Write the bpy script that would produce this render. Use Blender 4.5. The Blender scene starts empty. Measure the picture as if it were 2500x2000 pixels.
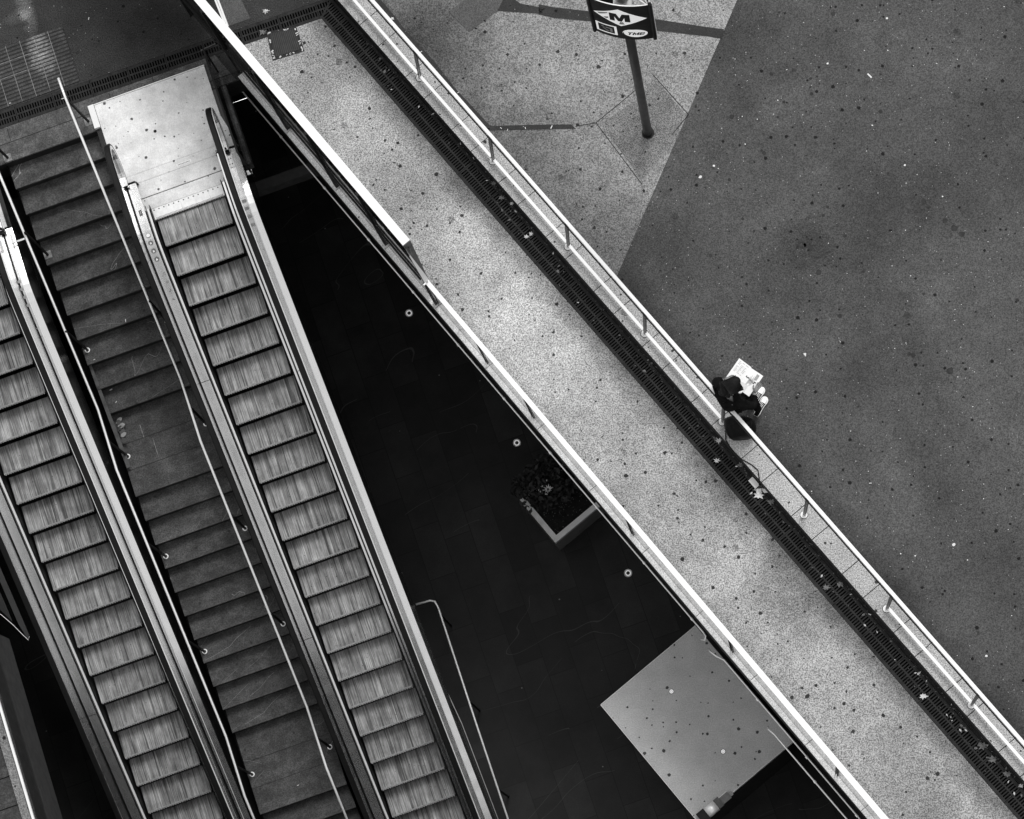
import bpy, bmesh, math, random
from mathutils import Vector, Matrix
from mathutils.geometry import tessellate_polygon
random.seed(7)
C = bpy.context.scene
R = math.radians
# ------------------------------------------------------------------ camera
FPX = 6930.94; CAMH = 37.32
cam_x = Vector((0.994625046, 0.0, -0.10354235))          # picture right, in world axes
cam_dn = Vector((-0.0213092049, -0.978593689, -0.204695652))
cam_fw = Vector((-0.101325891, 0.205801827, -0.973333793))
cd = bpy.data.cameras.new('camera'); cam = bpy.data.objects.new('camera', cd)
C.collection.objects.link(cam); C.camera = cam
cd.sensor_width = 36; cd.lens = 36*FPX/2500; cd.clip_start = .5; cd.clip_end = 800
cu = -cam_dn; cb = -cam_fw
cam.matrix_world = Matrix(((cam_x.x, cu.x, cb.x, 0), (cam_x.y, cu.y, cb.y, 0), (cam_x.z, cu.z, cb.z, CAMH), (0, 0, 0, 1)))
# ------------------------------------------------------------------ light
w = bpy.data.worlds.new('World'); C.world = w; w.use_nodes = True
nt = w.node_tree; nt.nodes.clear()
sky = nt.nodes.new('ShaderNodeTexSky'); sky.sky_type = 'NISHITA'; sky.sun_disc = False
SUN_AZ = math.atan2(0.30, 0.95); SUN_EL = R(58)          # azimuth from +Y towards +X
sky.sun_elevation = SUN_EL; sky.sun_rotation = SUN_AZ; sky.air_density = 5; sky.dust_density = 1; sky.ozone_density = 0
bw = nt.nodes.new('ShaderNodeRGBToBW'); bg = nt.nodes.new('ShaderNodeBackground'); ou = nt.nodes.new('ShaderNodeOutputWorld')
bg.inputs[1].default_value = 0.14
nt.links.new(sky.outputs[0], bw.inputs[0]); nt.links.new(bw.outputs[0], bg.inputs[0]); nt.links.new(bg.outputs[0], ou.inputs[0])
sd = bpy.data.lights.new('sun', 'SUN'); sd.energy = 1.35; sd.angle = R(18); sd.color = (1, .995, .985)
so = bpy.data.objects.new('sun', sd); C.collection.objects.link(so)
sdir = Vector((math.sin(SUN_AZ)*math.cos(SUN_EL), math.cos(SUN_AZ)*math.cos(SUN_EL), math.sin(SUN_EL)))
so.rotation_euler = sdir.to_track_quat('Z', 'Y').to_euler()
C.view_settings.view_transform = 'Standard'; C.view_settings.look = 'None'
C.view_settings.exposure = 0.20; C.view_settings.gamma = 1
C.cycles.sample_clamp_indirect = 3
# ------------------------------------------------------------------ frames
HD = 0.327
A = Vector((math.cos(HD), math.sin(HD), 0)); B = Vector((math.sin(HD), -math.cos(HD), 0)); O = Vector((-8.7181, 10.3157, 0))
D = Vector((0.63367, -0.77360, 0)); N = Vector((0.77360, 0.63367, 0)); L0 = Vector((-7.766, 12.782, 0))
Z = Vector((0, 0, 1))
def E(u, v, z=0): return O+A*u+B*v+Z*z                   # escalator frame: across, downhill, up
def F(s, n, z=0): return L0+D*s+N*n+Z*z                  # ramp frame: along, away from the void, up
def P(x, y, z=0):                                        # survey point read off the photograph at a known height
    d = cam_x*(x-1250)+cam_dn*(y-1000)+cam_fw*FPX
    return d*((z-CAMH)/d.z)+Z*CAMH
def uv(p): q = p-O; return q.dot(A), q.dot(B)
def sn(p): q = p-L0; return q.dot(D), q.dot(N)
def isect(p, d, q, e):
    den = d.x*e.y-d.y*e.x; t = ((q.x-p.x)*e.y-(q.y-p.y)*e.x)/den
    return p+d*t
# ------------------------------------------------------------------ materials
def newmat(name):
    m = bpy.data.materials.new(name); m.use_nodes = True; n = m.node_tree.nodes; n.clear()
    o = n.new('ShaderNodeOutputMaterial'); b = n.new('ShaderNodeBsdfPrincipled'); m.node_tree.links.new(b.outputs[0], o.inputs[0])
    return m, m.node_tree, b, o
def nd(t, k, **kw):
    n = t.nodes.new(k)
    for a, v in kw.items():
        if a in n.inputs: n.inputs[a].default_value = v
        else: setattr(n, a, v)
    return n
def mth(t, op, a, b=None, c=None, clamp=False):
    n = t.nodes.new('ShaderNodeMath'); n.operation = op; n.use_clamp = clamp
    for i, v in enumerate((a, b, c)):
        if v is None: continue
        if isinstance(v, (int, float)): n.inputs[i].default_value = v
        else: t.links.new(v, n.inputs[i])
    return n.outputs[0]
def mrange(t, v, a, b, c, d):
    n = t.nodes.new('ShaderNodeMapRange'); t.links.new(v, n.inputs[0])
    for i, x in enumerate((a, b, c, d)): n.inputs[i+1].default_value = x
    return n.outputs[0]
def pos(t, rot=0, scale=(1, 1, 1), loc=(0, 0, 0)):
    g = t.nodes.new('ShaderNodeNewGeometry'); m1 = t.nodes.new('ShaderNodeMapping')
    m1.inputs['Rotation'].default_value = (0, 0, rot); m1.inputs['Location'].default_value = loc
    t.links.new(g.outputs['Position'], m1.inputs[0])
    m2 = t.nodes.new('ShaderNodeVectorMath'); m2.operation = 'MULTIPLY'; m2.inputs[1].default_value = scale
    t.links.new(m1.outputs[0], m2.inputs[0]); return m2.outputs[0]
def noise(t, v, sc, det=2, rough=.5):
    n = t.nodes.new('ShaderNodeTexNoise'); n.inputs['Scale'].default_value = sc; n.inputs['Detail'].default_value = det
    n.inputs['Roughness'].default_value = rough; t.links.new(v, n.inputs['Vector']); return n.outputs['Fac']
def worn(t, f, c, ru, rv, gain):                            # a rubbed or grimy area with its own outline; also paints glints
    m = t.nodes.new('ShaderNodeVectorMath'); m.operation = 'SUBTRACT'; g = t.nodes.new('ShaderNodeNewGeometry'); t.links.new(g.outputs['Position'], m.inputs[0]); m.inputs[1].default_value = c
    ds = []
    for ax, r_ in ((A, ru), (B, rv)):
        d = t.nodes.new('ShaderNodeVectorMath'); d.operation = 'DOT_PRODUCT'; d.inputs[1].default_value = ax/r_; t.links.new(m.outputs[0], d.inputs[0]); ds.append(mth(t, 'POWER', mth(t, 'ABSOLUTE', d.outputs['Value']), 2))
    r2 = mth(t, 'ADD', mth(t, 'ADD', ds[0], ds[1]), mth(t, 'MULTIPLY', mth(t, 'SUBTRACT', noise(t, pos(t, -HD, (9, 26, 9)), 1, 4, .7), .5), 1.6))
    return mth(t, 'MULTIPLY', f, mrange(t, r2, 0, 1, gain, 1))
def grey(t, f):
    c = t.nodes.new('ShaderNodeCombineColor')
    for i in range(3): t.links.new(f, c.inputs[i])
    return c.outputs[0]
def plain(name, v, rough=.6, metal=0, var=.12, sc=6, bump=0, spec=None):
    m, t, b, o = newmat(name); p = pos(t)
    f = mrange(t, noise(t, p, sc, 5, .6), .3, .7, v*(1-var), v*(1+var)); t.links.new(grey(t, f), b.inputs['Base Color'])
    r = mrange(t, noise(t, p, sc*1.7, 3), .3, .7, max(0.02, rough*.85), min(1, rough*1.15)); t.links.new(r, b.inputs['Roughness'])
    b.inputs['Metallic'].default_value = metal
    if spec is not None: b.inputs['Specular IOR Level'].default_value = spec
    if bump:
        bn = t.nodes.new('ShaderNodeBump'); bn.inputs['Strength'].default_value = bump; bn.inputs['Distance'].default_value = .004
        t.links.new(noise(t, p, sc*12, 3), bn.inputs['Height']); t.links.new(bn.outputs[0], b.inputs['Normal'])
    return m
def dots(t, p, sc, thr, size, soft=.25):
    """sparse spots: a voronoi cell carries one only when its random value is above thr"""
    vn = t.nodes.new('ShaderNodeTexVoronoi'); vn.voronoi_dimensions = '2D'; vn.inputs['Scale'].default_value = sc; t.links.new(p, vn.inputs['Vector'])
    sp = t.nodes.new('ShaderNodeSeparateColor'); t.links.new(vn.outputs['Color'], sp.inputs[0])
    on = mth(t, 'GREATER_THAN', sp.outputs[0], thr)
    rad = mth(t, 'MULTIPLY', mth(t, 'ADD', mth(t, 'MULTIPLY', sp.outputs[1], .8), .35), size*sc)
    wob = mth(t, 'MULTIPLY', mth(t, 'SUBTRACT', noise(t, p, 60, 1), .5), size*sc*.7)
    d = mth(t, 'ADD', vn.outputs['Distance'], wob)
    e = mth(t, 'DIVIDE', mth(t, 'SUBTRACT', rad, d), mth(t, 'MULTIPLY', rad, soft), clamp=True)
    return mth(t, 'MULTIPLY', e, on)
def terrazzo(name, v, grain=.55, gsc=95, blotch=.25, bsc=.8, spots=.75, rough=.85, white=0, dark_bands=None, wear_glints=()):
    m, t, b, o = newmat(name); p = pos(t)
    g = noise(t, p, gsc, 2, .8); g = mrange(t, g, .38, .62, 1-grain, 1+grain)
    l = mrange(t, noise(t, p, bsc, 5, .62), .32, .68, 1-blotch, 1+blotch)
    l2 = mrange(t, noise(t, p, bsc*7, 4, .7), .3, .7, 1-blotch*.5, 1+blotch*.5)
    f = mth(t, 'MULTIPLY', mth(t, 'MULTIPLY', mth(t, 'MULTIPLY', g, l), l2), v)
    if white:
        wh = dots(t, p, 17, 1-white, .0055); f = mth(t, 'ADD', f, mth(t, 'MULTIPLY', wh, .4))
    if spots:
        for sc, th, sz in ((3.1, .55, .026), (5.5, .74, .017), (1.3, .8, .060)):
            k = dots(t, p, sc, 1-(1-th)*spots, sz)
            f = mth(t, 'MULTIPLY', f, mth(t, 'SUBTRACT', 1, mth(t, 'MULTIPLY', k, .90 if sz < .045 else .4)))
    if dark_bands is not None:                                  # a darker band along a line of the ramp frame: (n centre, half width, strength)
        q = t.nodes.new('ShaderNodeVectorMath'); q.operation = 'DOT_PRODUCT'; q.inputs[1].default_value = N
        g2 = t.nodes.new('ShaderNodeNewGeometry'); t.links.new(g2.outputs['Position'], q.inputs[0])
        for n0, hw, st in dark_bands:
            dd = mth(t, 'ABSOLUTE', mth(t, 'SUBTRACT', q.outputs['Value'], L0.dot(N)+n0))
            dd = mth(t, 'ADD', dd, mth(t, 'MULTIPLY', mth(t, 'SUBTRACT', noise(t, p, 4, 4), .5), hw*1.2))
            k = mrange(t, dd, 0, hw, st, 0)
            f = mth(t, 'MULTIPLY', f, mth(t, 'SUBTRACT', 1, k))
    for w_ in wear_glints: f = worn(t, f, *w_)
    t.links.new(grey(t, f), b.inputs['Base Color']); b.inputs['Roughness'].default_value = rough
    b.inputs['Specular IOR Level'].default_value = .25
    bn = t.nodes.new('ShaderNodeBump'); bn.inputs['Strength'].default_value = .25; bn.inputs['Distance'].default_value = .003
    t.links.new(noise(t, p, gsc, 2), bn.inputs['Height']); t.links.new(bn.outputs[0], b.inputs['Normal'])
    return m
def tread_mat(name, v):                                   # worn aluminium with streaks along the travel
    m, t, b, o = newmat(name)
    p1 = pos(t, -HD, (70, 1.3, 1.3)); p2 = pos(t, -HD, (16, .8, .8)); p3 = pos(t, -HD, (170, 4, 4)); p4 = pos(t)
    f = mrange(t, noise(t, p1, 1, 2, .6), .32, .68, .72, 1.25)
    f = mth(t, 'MULTIPLY', f, mrange(t, noise(t, p2, 1, 2), .35, .65, .72, 1.25))
    f = mth(t, 'MULTIPLY', f, mrange(t, noise(t, p3, 1, 1), .35, .65, .6, 1.35))
    pl = pos(t, -HD, (34, .55, .55)); ln_ = mrange(t, noise(t, pl, 1, 1, .5), .60, .635, 1, .42); f = mth(t, 'MULTIPLY', f, ln_)
    pk = pos(t, -HD, (90, .9, .9), (3, 0, 0)); f = mth(t, 'MULTIPLY', f, mrange(t, noise(t, pk, 1, 0, .5), .62, .66, 1, .62))
    f = mth(t, 'MULTIPLY', f, mrange(t, noise(t, p4, 3.2, 5, .7), .35, .65, .66, 1.25))
    f = mth(t, 'MULTIPLY', f, mth(t, 'SUBTRACT', 1, mth(t, 'MULTIPLY', dots(t, p4, 14, .86, .008), .7)))
    f = mth(t, 'MULTIPLY', f, v)
    t.links.new(grey(t, f), b.inputs['Base Color']); b.inputs['Roughness'].default_value = .5; b.inputs['Metallic'].default_value = .25
    return m
def plate_mat(name, v):                                   # fine diamond-ribbed metal cover
    m, t, b, o = newmat(name); p = pos(t)
    q = pos(t, R(32), (150, 40, 40)); g = mrange(t, noise(t, q, 1, 1), .38, .62, .86, 1.07)
    f = mth(t, 'MULTIPLY', g, mrange(t, noise(t, p, 1.6, 5, .65), .35, .65, .74, 1.12))
    f = mth(t, 'MULTIPLY', f, mrange(t, noise(t, p, 9, 4, .7), .3, .7, .88, 1.06))
    for sc, th, sz in ((5, .8, .022), (9, .85, .012)):
        f = mth(t, 'MULTIPLY', f, mth(t, 'SUBTRACT', 1, mth(t, 'MULTIPLY', dots(t, p, sc, th, sz), .92)))
    f = mth(t, 'MULTIPLY', f, v); t.links.new(grey(t, f), b.inputs['Base Color'])
    b.inputs['Roughness'].default_value = .5; b.inputs['Metallic'].default_value = .15
    return m
def stair_mat(name, v, lines=True, wear_glints=()):
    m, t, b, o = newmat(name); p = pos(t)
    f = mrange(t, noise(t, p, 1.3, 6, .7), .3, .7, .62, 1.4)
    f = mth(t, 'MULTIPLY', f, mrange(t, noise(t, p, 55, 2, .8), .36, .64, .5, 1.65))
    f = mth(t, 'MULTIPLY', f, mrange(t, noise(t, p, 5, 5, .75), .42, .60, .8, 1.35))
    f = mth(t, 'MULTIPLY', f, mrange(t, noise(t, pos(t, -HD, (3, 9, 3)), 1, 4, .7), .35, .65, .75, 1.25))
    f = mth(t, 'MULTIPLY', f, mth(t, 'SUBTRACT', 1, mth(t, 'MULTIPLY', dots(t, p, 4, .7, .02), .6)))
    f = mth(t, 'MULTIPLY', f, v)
    if lines:                                              # pale scratches wandering over the stone
        q = pos(t, .5, (1, .33, 1)); n1 = noise(t, q, 1.9, 3, .45)
        ln = mth(t, 'LESS_THAN', mth(t, 'ABSOLUTE', mth(t, 'SUBTRACT', n1, .53)), .0011)
        mk = mth(t, 'GREATER_THAN', noise(t, pos(t, 0, (1, 1, 1), (5, 3, 1)), .9, 2), .54)
        f = mth(t, 'ADD', f, mth(t, 'MULTIPLY', mth(t, 'MULTIPLY', ln, mk), .22))
    for w_ in wear_glints: f = worn(t, f, *w_)
    t.links.new(grey(t, f), b.inputs['Base Color']); b.inputs['Roughness'].default_value = .6; b.inputs['Specular IOR Level'].default_value = .3
    return m
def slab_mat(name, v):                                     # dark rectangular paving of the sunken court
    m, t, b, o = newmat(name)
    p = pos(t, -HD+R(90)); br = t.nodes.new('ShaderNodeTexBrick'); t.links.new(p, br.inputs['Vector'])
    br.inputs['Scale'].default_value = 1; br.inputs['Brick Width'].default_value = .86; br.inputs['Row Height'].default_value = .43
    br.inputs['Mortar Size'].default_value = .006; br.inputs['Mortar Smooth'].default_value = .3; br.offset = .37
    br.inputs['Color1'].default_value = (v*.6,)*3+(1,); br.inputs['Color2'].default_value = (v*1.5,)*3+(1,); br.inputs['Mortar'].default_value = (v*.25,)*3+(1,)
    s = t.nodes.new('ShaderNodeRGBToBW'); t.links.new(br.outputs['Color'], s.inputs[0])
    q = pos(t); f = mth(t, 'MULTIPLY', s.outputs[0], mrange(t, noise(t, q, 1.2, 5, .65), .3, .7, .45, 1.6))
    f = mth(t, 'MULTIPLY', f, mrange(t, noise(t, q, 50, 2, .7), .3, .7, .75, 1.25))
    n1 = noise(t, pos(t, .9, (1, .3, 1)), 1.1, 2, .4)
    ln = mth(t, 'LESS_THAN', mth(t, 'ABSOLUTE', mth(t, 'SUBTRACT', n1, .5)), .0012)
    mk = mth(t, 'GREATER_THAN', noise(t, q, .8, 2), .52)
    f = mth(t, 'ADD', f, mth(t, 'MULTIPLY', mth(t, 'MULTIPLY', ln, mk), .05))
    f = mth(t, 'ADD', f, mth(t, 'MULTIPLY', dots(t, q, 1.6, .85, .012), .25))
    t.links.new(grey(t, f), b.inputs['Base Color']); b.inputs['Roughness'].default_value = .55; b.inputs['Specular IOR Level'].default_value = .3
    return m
def glass_mat(name, tint=.9, rough=.03):
    m = bpy.data.materials.new(name); m.use_nodes = True; t = m.node_tree; t.nodes.clear()
    o = t.nodes.new('ShaderNodeOutputMaterial'); mx = t.nodes.new('ShaderNodeMixShader'); tr = t.nodes.new('ShaderNodeBsdfTransparent'); gl = t.nodes.new('ShaderNodeBsdfGlossy')
    fr = t.nodes.new('ShaderNodeFresnel'); gb = t.nodes.new('ShaderNodeNewGeometry'); t.links.new(mrange(t, gb.outputs['Backfacing'], 0, 1, 1.5, 1/1.5), fr.inputs[0])
    tr.inputs[0].default_value = (tint, tint, tint, 1); gl.inputs['Roughness'].default_value = rough
    sm = mrange(t, noise(t, pos(t), 3, 4), .3, .7, .0, .04); ad = mth(t, 'ADD', fr.outputs[0], sm, clamp=True)
    t.links.new(ad, mx.inputs[0]); t.links.new(tr.outputs[0], mx.inputs[1]); t.links.new(gl.outputs[0], mx.inputs[2]); t.links.new(mx.outputs[0], o.inputs[0])
    return m
def emis(name, s):
    m = bpy.data.materials.new(name); m.use_nodes = True; t = m.node_tree; t.nodes.clear()
    o = t.nodes.new('ShaderNodeOutputMaterial'); e = t.nodes.new('ShaderNodeEmission'); e.inputs[0].default_value = (1, 1, 1, 1); e.inputs[1].default_value = s
    t.links.new(e.outputs[0], o.inputs[0]); return m
M = dict(
    walk=terrazzo('pale_terrazzo', .335, .62, 60, .26, .7, 1.0, dark_bands=[(1.42, .30, .55), (.12, .22, .3)], wear_glints=((F(5.6, .75), 1.2, 2.6, 1.30), (P(1905, 1440), .55, .6, .60), (P(1150, 440), .5, .45, .72), (P(2230, 1900), .6, 1.0, .70), (P(2000, 1500), .8, .5, .75), (P(800, 190), .5, .5, .8), (P(2070, 1700), .4, .5, .8))),  # drain band is grime, parapet band is shade painted in
    plaza=terrazzo('plaza_terrazzo', .225, .62, 60, .28, .7, 1.0, dark_bands=[(2.1, 1.1, .5)], wear_glints=((P(1000, 120, .17), 1.3, .9, .55), (P(1590, 330, .17), .4, .4, .6), (P(1450, 120, .17), .8, .6, 1.2))),
    asphalt=terrazzo('asphalt', .066, .5, 62, .30, .45, .9, white=.09, dark_bands=[(2.12, .35, .5)], wear_glints=((P(1960, 240, .17), .9, .5, 1.3), (P(2150, 520, .17), 1.2, .8, .75), (P(1965, 600, .17), .45, .45, .62), (P(2330, 850, .17), .5, 1.3, 1.35), (P(2200, 1200, .17), .35, 1.2, 1.3), (P(1800, 60, .17), .9, .6, .75), (P(2420, 300, .17), .7, .9, .8), (P(2450, 1400, .17), .6, 1.0, .7), (P(2100, 900, .17), .5, .5, .8))),
    ground=terrazzo('dark_terrazzo', .034, .6, 60, .4, .45, .55, white=.05, wear_glints=((P(62, 20), .14, .5, 3.2), (P(45, 40), .25, .12, 2), (P(430, 40), .9, .5, .55))),  # pale spots are glints painted into the ground colour
    patch=terrazzo('asphalt_patch', .032, .4, 80, .2, 1, .2, white=.06),
    patch2=terrazzo('asphalt_patch_pale', .085, .45, 80, .2, 1, .4),
    strip=stair_mat('border_stone', .060, False),
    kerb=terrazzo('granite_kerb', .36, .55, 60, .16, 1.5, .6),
    kerbdark=plain('kerb_shade_grime', .022, .8, 0, .4, 7, .3),  # shade and grime of the kerb side painted as one dark colour
    gutter=plain('gutter_dirt', .007, .95, 0, .7, 14, .6),
    ledge=terrazzo('ledge_stone', .62, .3, 70, .15, 2, .2),
    white=plain('white_metal', .80, .45, 0, .03, 2),
    whitew=plain('white_metal_worn', .72, .5, 0, .08, 6),
    greyface=plain('grey_metal', .075, .6, 0, .35, 9),
    steel=plain('stainless', .70, .28, 1, .08, 8),
    rail=plain('rail_steel', .90, .38, .35, .05, 8),
    deck=plain('brushed_deck', .90, .25, .93, .03, 2.5),
    deckm=plain('brushed_deck_crease', .93, .24, .93, .03, 3),
    clad=plain('dark_cladding', .010, .22, 0, .3, 2),
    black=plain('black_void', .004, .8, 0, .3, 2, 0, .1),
    blackmat=plain('black_rubber', .010, .5, 0, .25, 3, 0, .15),
    dark=plain('dark_paint', .013, .55, 0, .3, 5, 0, .15),
    iron=plain('cast_iron', .025, .7, 0, .35, 10, .2, .12),
    fascia=plain('dark_fascia', .012, .6, 0, .3, 3, 0, .3),
    tread=tread_mat('escalator_tread', .30), plate=plate_mat('ribbed_plate', .78),
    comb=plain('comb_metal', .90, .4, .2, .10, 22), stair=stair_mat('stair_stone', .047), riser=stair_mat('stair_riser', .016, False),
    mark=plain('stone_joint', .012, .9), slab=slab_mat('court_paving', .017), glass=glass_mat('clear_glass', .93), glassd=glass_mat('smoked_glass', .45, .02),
    tactile=stair_mat('tactile_stone', .036, False, ((P(100, 130), .20, .45, 6),)), tbase=stair_mat('tactile_base', .011, False, ((P(100, 130), .18, .42, 4),)), joint=plain('pale_joint', .22, .8, 0, .6, 25), concrete=plain('planter_concrete', .90, .7, 0, .12, 8, .1),  # bright streaks on the tactile ribs are reflections painted into the colour
    roof=terrazzo('kiosk_roof_metal', .45, .16, 60, .16, .5, 1.1, rough=.5), soil=plain('soil', .006, .95, 0, .6, 20, .5), leafd=plain('leaf_dark', .010, .6, 0, .5, 30),
    leafl=plain('leaf_pale', .60, .5, 0, .2, 30), leafm=plain('leaf_mid', .13, .7, 0, .4, 40), paper=plain('paper', .78, .8, 0, .04, 12), print=plain('printing_ink', .05, .8, 0, .3, 60),
    printg=plain('printed_grey', .30, .8, 0, .3, 60), cloth=plain('black_cloth', .006, .95, 0, .6, 9, .5, .05), clothg=plain('bag_nylon', .004, .45, 0, .5, 8, .5, .12), skin=plain('skin', .17, .5, 0, .08, 9),
    hair=plain('dark_hair', .006, .5, 0, .5, 30, .6, .12), signblk=plain('sign_black', .008, .5, 0, .1, 3, 0, .08), signwht=plain('sign_white', .85, .4, 0, .04, 4), lit=plain('added_glow_white', .85, .4, 0, .04, 4), bluegrey=plain('decal_grey', .13, .5, 0, .2, 20),
    tube=emis('lamp_tube', 3.0), lampglass=plain('lamp_lens', .03, .25, 0, .3, 10), postgrey=plain('post_steel', .16, .45, .4, .2, 8), nose=plain('nose_metal', .33, .5, .2, .3, 30), stain=plain('gum_black', .014, .8, 0, .4, 12), lid=plain('manhole_lid', .022, .6, 0, .3, 12, .2))
lb_ = M['lit'].node_tree.nodes['Principled BSDF']; lb_.inputs['Emission Color'].default_value = (1, 1, 1, 1); lb_.inputs['Emission Strength'].default_value = .30  # glow added to brighten sign emblems, floor light rings and roof bolts
# ------------------------------------------------------------------ mesh builder
class MB:
    def __init__(s): s.v = []; s.f = []
    def poly(s, pts): i = len(s.v); s.v += [Vector(p) for p in pts]; s.f.append(tuple(range(i, i+len(pts)))); return s
    def hexa(s, b, t):                                    # bottom 4, top 4
        i = len(s.v); s.v += [Vector(p) for p in b]+[Vector(p) for p in t]
        for q in ((0, 3, 2, 1), (4, 5, 6, 7), (0, 1, 5, 4), (1, 2, 6, 5), (2, 3, 7, 6), (3, 0, 4, 7)): s.f.append(tuple(i+k for k in q))
        return s
    def ebox(s, u0, u1, v0, v1, z0, z1): q = [(u0, v0), (u1, v0), (u1, v1), (u0, v1)]; return s.hexa([E(a, b, z0) for a, b in q], [E(a, b, z1) for a, b in q])
    def fbox(s, a0, a1, n0, n1, z0, z1): q = [(a0, n0), (a1, n0), (a1, n1), (a0, n1)]; return s.hexa([F(a, b, z0) for a, b in q], [F(a, b, z1) for a, b in q])
    def prism(s, pts, z0, z1):
        n = len(pts); i = len(s.v); s.v += [Vector((p[0], p[1], z0)) for p in pts]+[Vector((p[0], p[1], z1)) for p in pts]
        s.f.append(tuple(i+k for k in range(n))[::-1]); s.f.append(tuple(i+n+k for k in range(n)))
        for k in range(n): s.f.append((i+k, i+(k+1) % n, i+n+(k+1) % n, i+n+k))
        return s
    def sweep(s, path, prof, side, upv=None, closed=True):
        """profile points (a across 'side', b along local normal) carried along a path"""
        n = len(prof); base = len(s.v); K = len(path)
        for k in range(K):
            tg = (path[min(k+1, K-1)]-path[max(k-1, 0)]).normalized(); nn = side.cross(tg).normalized()
            if upv is not None: nn = upv
            elif nn.z < 0 and False: nn = -nn
            for a, b in prof: s.v.append(path[k]+side*a+nn*b)
        for k in range(K-1):
            for j in range(n if closed else n-1):
                a = base+k*n+j; b = base+k*n+(j+1) % n; s.f.append((a, b, b+n, a+n))
        if closed: s.f.append(tuple(base+j for j in range(n))); s.f.append(tuple(base+(K-1)*n+j for j in range(n))[::-1])
        return s
    def tube(s, pts, r, seg=10, cap=True):
        pts = [Vector(p) for p in pts]; base = len(s.v); K = len(pts); rr = r if isinstance(r, (list, tuple)) else [r]*K
        up = Vector((0, 0, 1)); t0 = (pts[1]-pts[0]).normalized(); x = t0.cross(up)
        if x.length < .1: x = t0.cross(Vector((1, 0, 0)))
        x.normalize()
        for k in range(K):
            tg = (pts[min(k+1, K-1)]-pts[max(k-1, 0)]).normalized(); x = (x-tg*x.dot(tg)).normalized(); y = tg.cross(x)
            for j in range(seg):
                a = 2*math.pi*j/seg; s.v.append(pts[k]+(x*math.cos(a)+y*math.sin(a))*rr[k])
        for k in range(K-1):
            for j in range(seg): a = base+k*seg+j; b = base+k*seg+(j+1) % seg; s.f.append((a, b, b+seg, a+seg))
        if cap: s.f.append(tuple(base+j for j in range(seg))); s.f.append(tuple(base+(K-1)*seg+j for j in range(seg))[::-1])
        return s
    def disc(s, c, r, h, seg=24, r2=None): c = Vector(c); r2 = r if r2 is None else r2; return s.tube([c, c+Z*h], [r, r2], seg)
    def ring(s, c, r0, r1, z0, z1, seg=32):
        i = len(s.v)
        for k in range(seg):
            a = 2*math.pi*k/seg; d = Vector((math.cos(a), math.sin(a), 0)); c2 = Vector((c[0], c[1], 0))
            s.v += [c2+d*r0+Z*z0, c2+d*r1+Z*z0, c2+d*r1+Z*z1, c2+d*r0+Z*z1]
        for k in range(seg):
            for j in range(4): s.f.append((i+4*k+j, i+4*k+(j+1) % 4, i+4*((k+1) % seg)+(j+1) % 4, i+4*((k+1) % seg)+j))
        return s
    def build(s, name, mat, parent=None, org=None, smooth=False, bevel=0):
        if org is None: org = parent_world(parent) if parent else Vector((0, 0, 0))
        me = bpy.data.meshes.new(name); me.from_pydata([v-org for v in s.v], [], s.f); me.update()
        bm = bmesh.new(); bm.from_mesh(me); bmesh.ops.recalc_face_normals(bm, faces=bm.faces); bm.to_mesh(me); bm.free()
        for m in (mat if isinstance(mat, list) else [mat]): me.materials.append(m)
        if smooth:
            for p in me.polygons: p.use_smooth = True
        o = bpy.data.objects.new(name, me); C.collection.objects.link(o)
        if parent: o.parent = parent; o.location = org-parent_world(parent)
        else: o.location = org
        if bevel: b = o.modifiers.new('bevel', 'BEVEL'); b.width = bevel; b.segments = 2; b.limit_method = 'ANGLE'
        WP[o.name] = org.copy(); return o
WP = {}
def parent_world(o): return WP[o.name]
def thing(name, label, cat, loc, group=None):
    o = bpy.data.objects.new(name, None); C.collection.objects.link(o); o.location = loc; o.empty_display_size = .1; WP[o.name] = Vector(loc)
    o['label'] = label; o['category'] = cat
    if group: o['group'] = group
    return o
def tag(o, label=None, cat=None, group=None, kind=None):
    if label: o['label'] = label
    if cat: o['category'] = cat
    if group: o['group'] = group
    if kind: o['kind'] = kind
    return o
def struct(o): o['kind'] = 'structure'; return o
def copy_part(o, parent, off):
    c = o.copy(); C.collection.objects.link(c); c.parent = parent; c.location = o.location+off; WP[c.name] = WP[o.name]+off; return c
def kids(o): return [x for x in C.objects if x.parent is o]
# ------------------------------------------------------------------ ground with its openings
X = lambda v: (v.x, v.y)
d1p, d1q = E(-1.7, -2.700), E(3.1, -2.628)               # upper edge of the first drain
d1d = (d1q-d1p).normalized(); d1n = Vector((d1d.y, -d1d.x, 0))   # towards the stairs
DW = .258
def DR(s, n, z=0): return d1p+d1d*s+d1n*n+Z*z            # frame of the first drain
def gn(s): return 1.408+.0036*s                          # inner edge of the long drain
ldir = (F(14, gn(14))-F(0, gn(0))).normalized(); kdir = (F(14, 1.825)-F(0, 1.735)).normalized()
ci = isect(DR(0, DW), d1d, F(0, gn(0)), ldir); co = isect(DR(0, 0), d1d, F(0, 1.735), kdir)
endi, endo = F(17, gn(17)), F(17, 1.735+.0064*17)
hole_d = [DR(-14, 0), co, endo, endi, ci, DR(-14, DW)]
pv = isect(E(0, -1.92), A, F(0, 0), D)
VEND = 7.8
pe = isect(E(0, 15.5), A, F(0, 0), D)
hole_v = [E(-3.98, -1.93), pv, pe, E(2.3, 15.5), E(2.0, 9.45), E(-3.98, VEND)]  # south edge lies out of view, pulled close to darken the lower decks
outer = [Vector((-260, -260, 0)), Vector((260, -260, 0)), Vector((260, 260, 0)), Vector((-260, 260, 0))]
loops = [outer, hole_d, hole_v]; tri = tessellate_polygon(loops); fl = [p for l in loops for p in l]
g = MB(); g.v = [Vector(p) for p in fl]; g.f = [tuple(t) for t in tri]
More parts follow.
